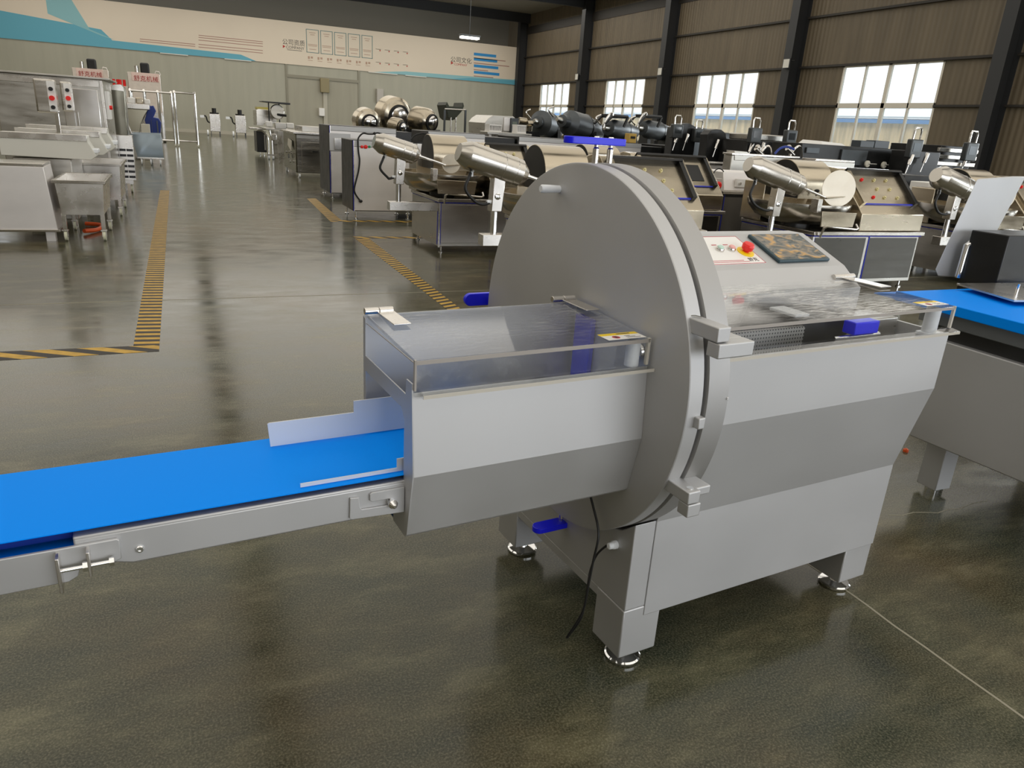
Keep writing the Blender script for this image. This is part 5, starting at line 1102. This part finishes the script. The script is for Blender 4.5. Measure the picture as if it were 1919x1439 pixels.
# mixer with blue motor behind
Y = 24.5
def pts2(l, Y): return [atY(x, y, Y) for x, y in l]
P = pts2(((238, 203), (277, 206), (270, 218), (264, 232), (262, 250), (240, 250)), Y)
T = thing('mixer_hopper', 'steel hopper with white bags on it and a dark blue motor beside it', 'mixer', (P[0].x, Y, 0))
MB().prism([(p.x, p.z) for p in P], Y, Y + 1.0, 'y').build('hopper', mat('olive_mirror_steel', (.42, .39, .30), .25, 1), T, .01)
MB().box(P[0].x - .02, P[1].x + .05, Y - .05, Y + 1.05, P[0].z, P[0].z + .14).build('hopper_rim', GALV, T, .01)
zz = P[0].z + .14
MB().box(P[0].x + .02, P[0].x + .22, Y + .1, Y + .4, zz, zz + .16).build('bag', WHITE, T, .03); MB().box(P[0].x + .45, P[0].x + .6, Y + .1, Y + .4, zz, zz + .14).build('bag', WHITE, T, .03); MB().box(P[0].x + .24, P[0].x + .43, Y + .1, Y + .4, zz, zz + .17).build('valve', WARM, T, .03)
MB().box(P[0].x, P[4].x, Y - .1, Y + .9, .05, P[4].z + .05).build('base', BRUSHD, T, .01)
P = pts2(((279, 199), (287, 198), (292, 208), (287, 220), (297, 222), (302, 230), (300, 251), (279, 251), (271, 225)), Y + .3)
MB().prism([(p.x, p.z) for p in P], Y + .3, Y + .9, 'y').build('motor_guard', NAVY, T, .01)
P = pts2(((283, 224), (286, 250), (293, 226), (296, 250)), Y + .2)
MB().box(P[0].x, P[1].x, Y + .2, Y + .25, P[1].z, P[0].z).box(P[2].x, P[3].x + .02, Y + .2, Y + .25, P[3].z, P[2].z).build('guard_slats', GREYM, T)
P = pts2(((264, 232), (282, 251)), Y - .3); MB().box(P[0].x, P[1].x, Y - .3, Y - .1, .02, P[0].z).build('cream_panel', CREAM, T, .01)
# racks and bannered smoke ovens near the back wall
def oven(x0, y0, x1, y1, Y, label, bx0, by0, bx1, by1, tx, ty, full):
    a, c = atY(x0, y0, Y), atY(x1, y1, Y)
    T = thing('smoke_oven', label, 'smoke oven', (a.x, Y, 0), 'smoke ovens with red lettered banners')
    B = MB().box(a.x, c.x, Y, Y + 2, .05, a.z).build('body', mat('mirror_door', (0, 0, 0)), T, .02)
    MB().box(a.x, c.x, Y + .1, Y + 1.9, 0, .05).build('plinth', DARKM, T)
    p, q = atY(bx0, by0, Y), atY(bx1, by1, Y)
    S_ = MB().box(p.x, q.x, Y - .03, Y - .005, q.z, a.z + .02).build('banner_cloth', PINK, T, .005)
    MB().box(a.x + .02, p.x, Y - .02, Y - .004, a.z - 1.6 if full else q.z, a.z + .02).build('side_cloth', PINKW, T, .005); MB().box(q.x, c.x - .02, Y - .02, Y - .004, a.z - 1.6 if full else q.z, a.z + .02).build('side_cloth', PINKW, T, .005)
    if full: MB().box(p.x, q.x, Y - .02, Y - .004, a.z - 1.5, q.z).build('lower_cloth', PINKW, T, .005)
    u_ = atY(tx, ty, Y); text('banner_lettering', '舒克机械', (q.x - p.x) * .225, mat('red_brush_lettering', '#a3201c', .6), (u_.x, Y - .034, u_.z), (PI / 2, 0, 0), S_, .002)
    m_ = (a.x + c.x) / 2
    MB().box(m_ - .12, m_ + .22, Y + .2, Y + .6, a.z, a.z + .42).build('fan_motor', BLACK, T, .06)
    MB().cyl((a.x + .35, Y + .3, a.z), (a.x + .35, Y + .3, a.z + .28), .07).build('flue', GALV, T)
    MB().tube([(m_ + .40, Y + .3, a.z), (m_ + .46, Y + .3, a.z + .13), (m_ + .58, Y + .3, a.z + .12), (m_ + .62, Y + .3, a.z)], .02).build('pipe_loop', GALV, T)
    for xx in ((c.x + .15, c.x + .3) if not full else (a.x - .3, a.x - .15)):
        MB().cyl((xx, Y + .2, a.z - .55), (xx, Y + .2, a.z - .3), .055).build('alarm_lamp', RED, T)
    sx_ = (c.x + .02, c.x + .45) if not full else (a.x - .48, a.x - .02)
    MB().box(sx_[0], sx_[1], Y + .05, Y + .5, .05, a.z - .55).build('side_cabinet', PINKW, T, .01)
    return T
oven(134, 127, 205, 152, 37, 'smoke oven with a short red lettered banner, the left one behind the oven cabinet', 142, 128, 194, 148, 147, 141, False)
oven(238, 135, 310, 250, 36, 'smoke oven draped in pale cloth with a red lettered banner, the right one', 246, 136, 299, 155, 251, 150, True)
Y = 33
for (x0, x1, yt, lb, nv) in ((243, 320, 167, 'steel tube rack standing in front of the right smoke oven', 3), (326, 364, 171, 'narrow empty steel rack, the rightmost one near the back wall', 1)):
    a, c = atY(x0, yt, Y), atY(x1, yt + 3, Y); T = thing('tube_rack', lb, 'rack', (a.x, Y, 0), 'steel tube racks')
    zt = a.z; t = .035; n = nv
    for i in range(n + 1):
        x = a.x + (c.x - a.x) * i / n; MB().tube([(x, Y, .1), (x, Y, zt - .06), (x, Y + .1, zt), (x, Y + .8, zt), (x, Y + .9, zt - .06), (x, Y + .9, .1)], .045, 8).build('upright', POL, T)
    MB().tube([(a.x, Y, zt - .04), (c.x, Y, zt - .04)], .035).build('top_rail', POL, T); MB().tube([(a.x, Y, .22), (c.x, Y, .22)], .035).build('bottom_rail', POL, T)
    for x in (a.x, c.x):
        for yy in (Y, Y + .9): castor(T, x, yy, .05)
# two wheeled bins with pumps at the back wall
for (x0, x1, y0, y1, lb) in ((392, 414, 213, 247, 'left one of the two small pump trolleys at the back wall'), (440, 462, 216, 250, 'right one of the two small pump trolleys at the back wall')):
    Y = 48.5; a, c = atY(x0, y0, Y), atY(x1, y1, Y)
    T = thing('pump_trolley', lb, 'trolley', (a.x, Y, 0), 'small pump trolleys at the back wall')
    z0 = max(c.z, .14); MB().box(a.x, c.x, Y, Y + .6, z0, a.z).build('tank', GALV, T, .02)
    for (x, yy) in ((a.x + .04, Y + .05), (c.x - .04, Y + .05), (c.x - .04, Y + .5)): MB().box(x - .02, x + .02, yy - .02, yy + .02, 0, z0).build('leg', GREYM, T)
    MB().cyl(((a.x + c.x) / 2, Y + .3, a.z), ((a.x + c.x) / 2, Y + .3, a.z + .32), .12).cyl(((a.x + c.x) / 2, Y + .3, a.z), ((a.x + c.x) / 2, Y + .3, a.z + .08), .25).build('pump', BLACK, T)
    MB().cyl((a.x - .18, Y + .05, .16), (a.x - .10, Y + .05, .16), .16).build('wheel', WHITEP, T)
    MB().tube([(a.x - .45, Y + .1, a.z - .16), (a.x - .2, Y + .1, a.z - .14), (a.x - .12, Y + .1, a.z - .4), (a.x, Y + .1, a.z - .5)], .04, 8, 4).build('hose', BLACK, T)
    MB().box(a.x - .5, a.x - .28, Y + .05, Y + .15, a.z - .24, a.z - .1).build('nozzle', WHITEP, T)
# slicing line with a flat canopy far up the aisle
Y = 29.0
a, c = atY(480, 206, Y), atY(518, 234, Y)
T = thing('slicing_line', 'distant slicing machine with a steel hood, yellow edged opening and a curved conveyor leg', 'slicing machine', (a.x, Y, 0))
P = pts2(((480, 206), (484, 204), (512, 207), (517, 214), (518, 232), (494, 232), (494, 236), (481, 235)), Y)
MB().prism([(p.x, p.z) for p in P], Y, Y + 1.2, 'y').build('hood', BRUSH, T, .01)
P = pts2(((481, 200), (502, 201), (503, 206), (481, 204)), Y + .2); MB().prism([(p.x, p.z) for p in P], Y + .2, Y + .9, 'y').build('yellow_edge', mat('olive_yellow', '#b5a95a', .4), T)
p, q = atY(467, 238, Y), atY(512, 244, Y); MB().box(p.x, q.x, Y - .1, Y + .5, q.z, p.z).build('conveyor_bed', GALV, T, .02)
p, q = atY(480, 240, Y), atY(500, 275, Y); MB().box(p.x, q.x, Y, Y + 1, .12, p.z - .1).build('base', DARKM, T, .01)
MB().box(p.x + .3, q.x - .08, Y - .01, Y, .2, p.z - .2).build('base_door', BRUSHD, T)
feet(T, [(p.x + .1, Y + .1), (q.x - .1, Y + .1)], .12)
MB().tube([atY(x, y, 26.9) for x, y in ((482, 243), (493, 246), (501, 256), (503, 270), (503, 292))], .03, 8, 4).build('curved_leg', GALV, T)
MB().tube([atY(x, y, 26.9) for x, y in ((505, 244), (509, 260), (511, 292))], .03, 8).build('straight_leg', GALV, T)
for x in (504, 512): p = atY(x, 296, 26.9); MB().cyl((p.x - .03, 26.9, .07), (p.x + .03, 26.9, .07), .07).build('wheel', WHITEP, T)
MB().box(atY(500, 290, 26.9).x, atY(520, 290, 26.9).x, 26.85, 26.95, .12, .17).build('cross_foot', GALV, T)
for (x0, y0, x1, y1, m_, nm) in ((498, 227, 511, 238, WHITE, 'white_plate'), (537, 230, 551, 241, WHITE, 'white_plate'), (515, 229, 537, 243, BRUSHD, 'grey_plate'), (509, 250, 519, 264, GALV, 'motor_box')):
    Yp = 24.5; p, q = atY(x0, y0, Yp), atY(x1, y1, Yp); MB().box(p.x, q.x, Yp, Yp + .2, q.z, p.z).build(nm, m_, T, .02)
p, q = atY(498, 240, 24.5), atY(552, 246, 24.5); MB().box(p.x, q.x, 24.5, 26.9, q.z, p.z).build('outfeed_table', BRUSHD, T, .01)
p = atY(520, 246, 24.8); MB().box(p.x, p.x + .12, 24.8, 24.92, 0, p.z).box(p.x + .4, p.x + .52, 24.8, 24.92, 0, p.z).build('table_legs', GALV, T)
Y = 27.5
a, c = atY(491, 189, Y), atY(544, 193, Y)
T = thing('canopy_machine', 'flat dark canopy on thin posts over a round blade guard, up the aisle', 'machine', (a.x, Y, 0))
MB().hexa([(a.x, Y, a.z - .03), (c.x, Y, c.z - .06), (c.x, Y + 1, c.z - .06), (a.x, Y + 1, a.z - .03)], [(a.x, Y, a.z), (c.x, Y, c.z), (c.x, Y + 1, c.z), (a.x, Y + 1, a.z)]).build('canopy', DARKM, T, .005)
for (x, yb_) in ((506, 205), (526, 215)): p = atY(x, 191, Y); MB().cyl((p.x, Y + .5, .9), (p.x, Y + .5, p.z - .02), .02).build('post', DARKM, T)
p = atY(521, 210, Y); MB().lathe((p.x, Y + .3, p.z), (.2, -1, .1), [(0, .24), (.03, .25), (.06, .22)], 32).build('blade_guard', BRUSHD, T)
MB().cyl((p.x, Y + .25, p.z - .08), (p.x + .3, Y + .2, p.z - .1), .04).build('blade_motor', BLACK, T)
MB().box(a.x + .35, c.x + .1, Y + .1, Y + 1.0, 0, .92).build('base', BRUSHD, T, .01)
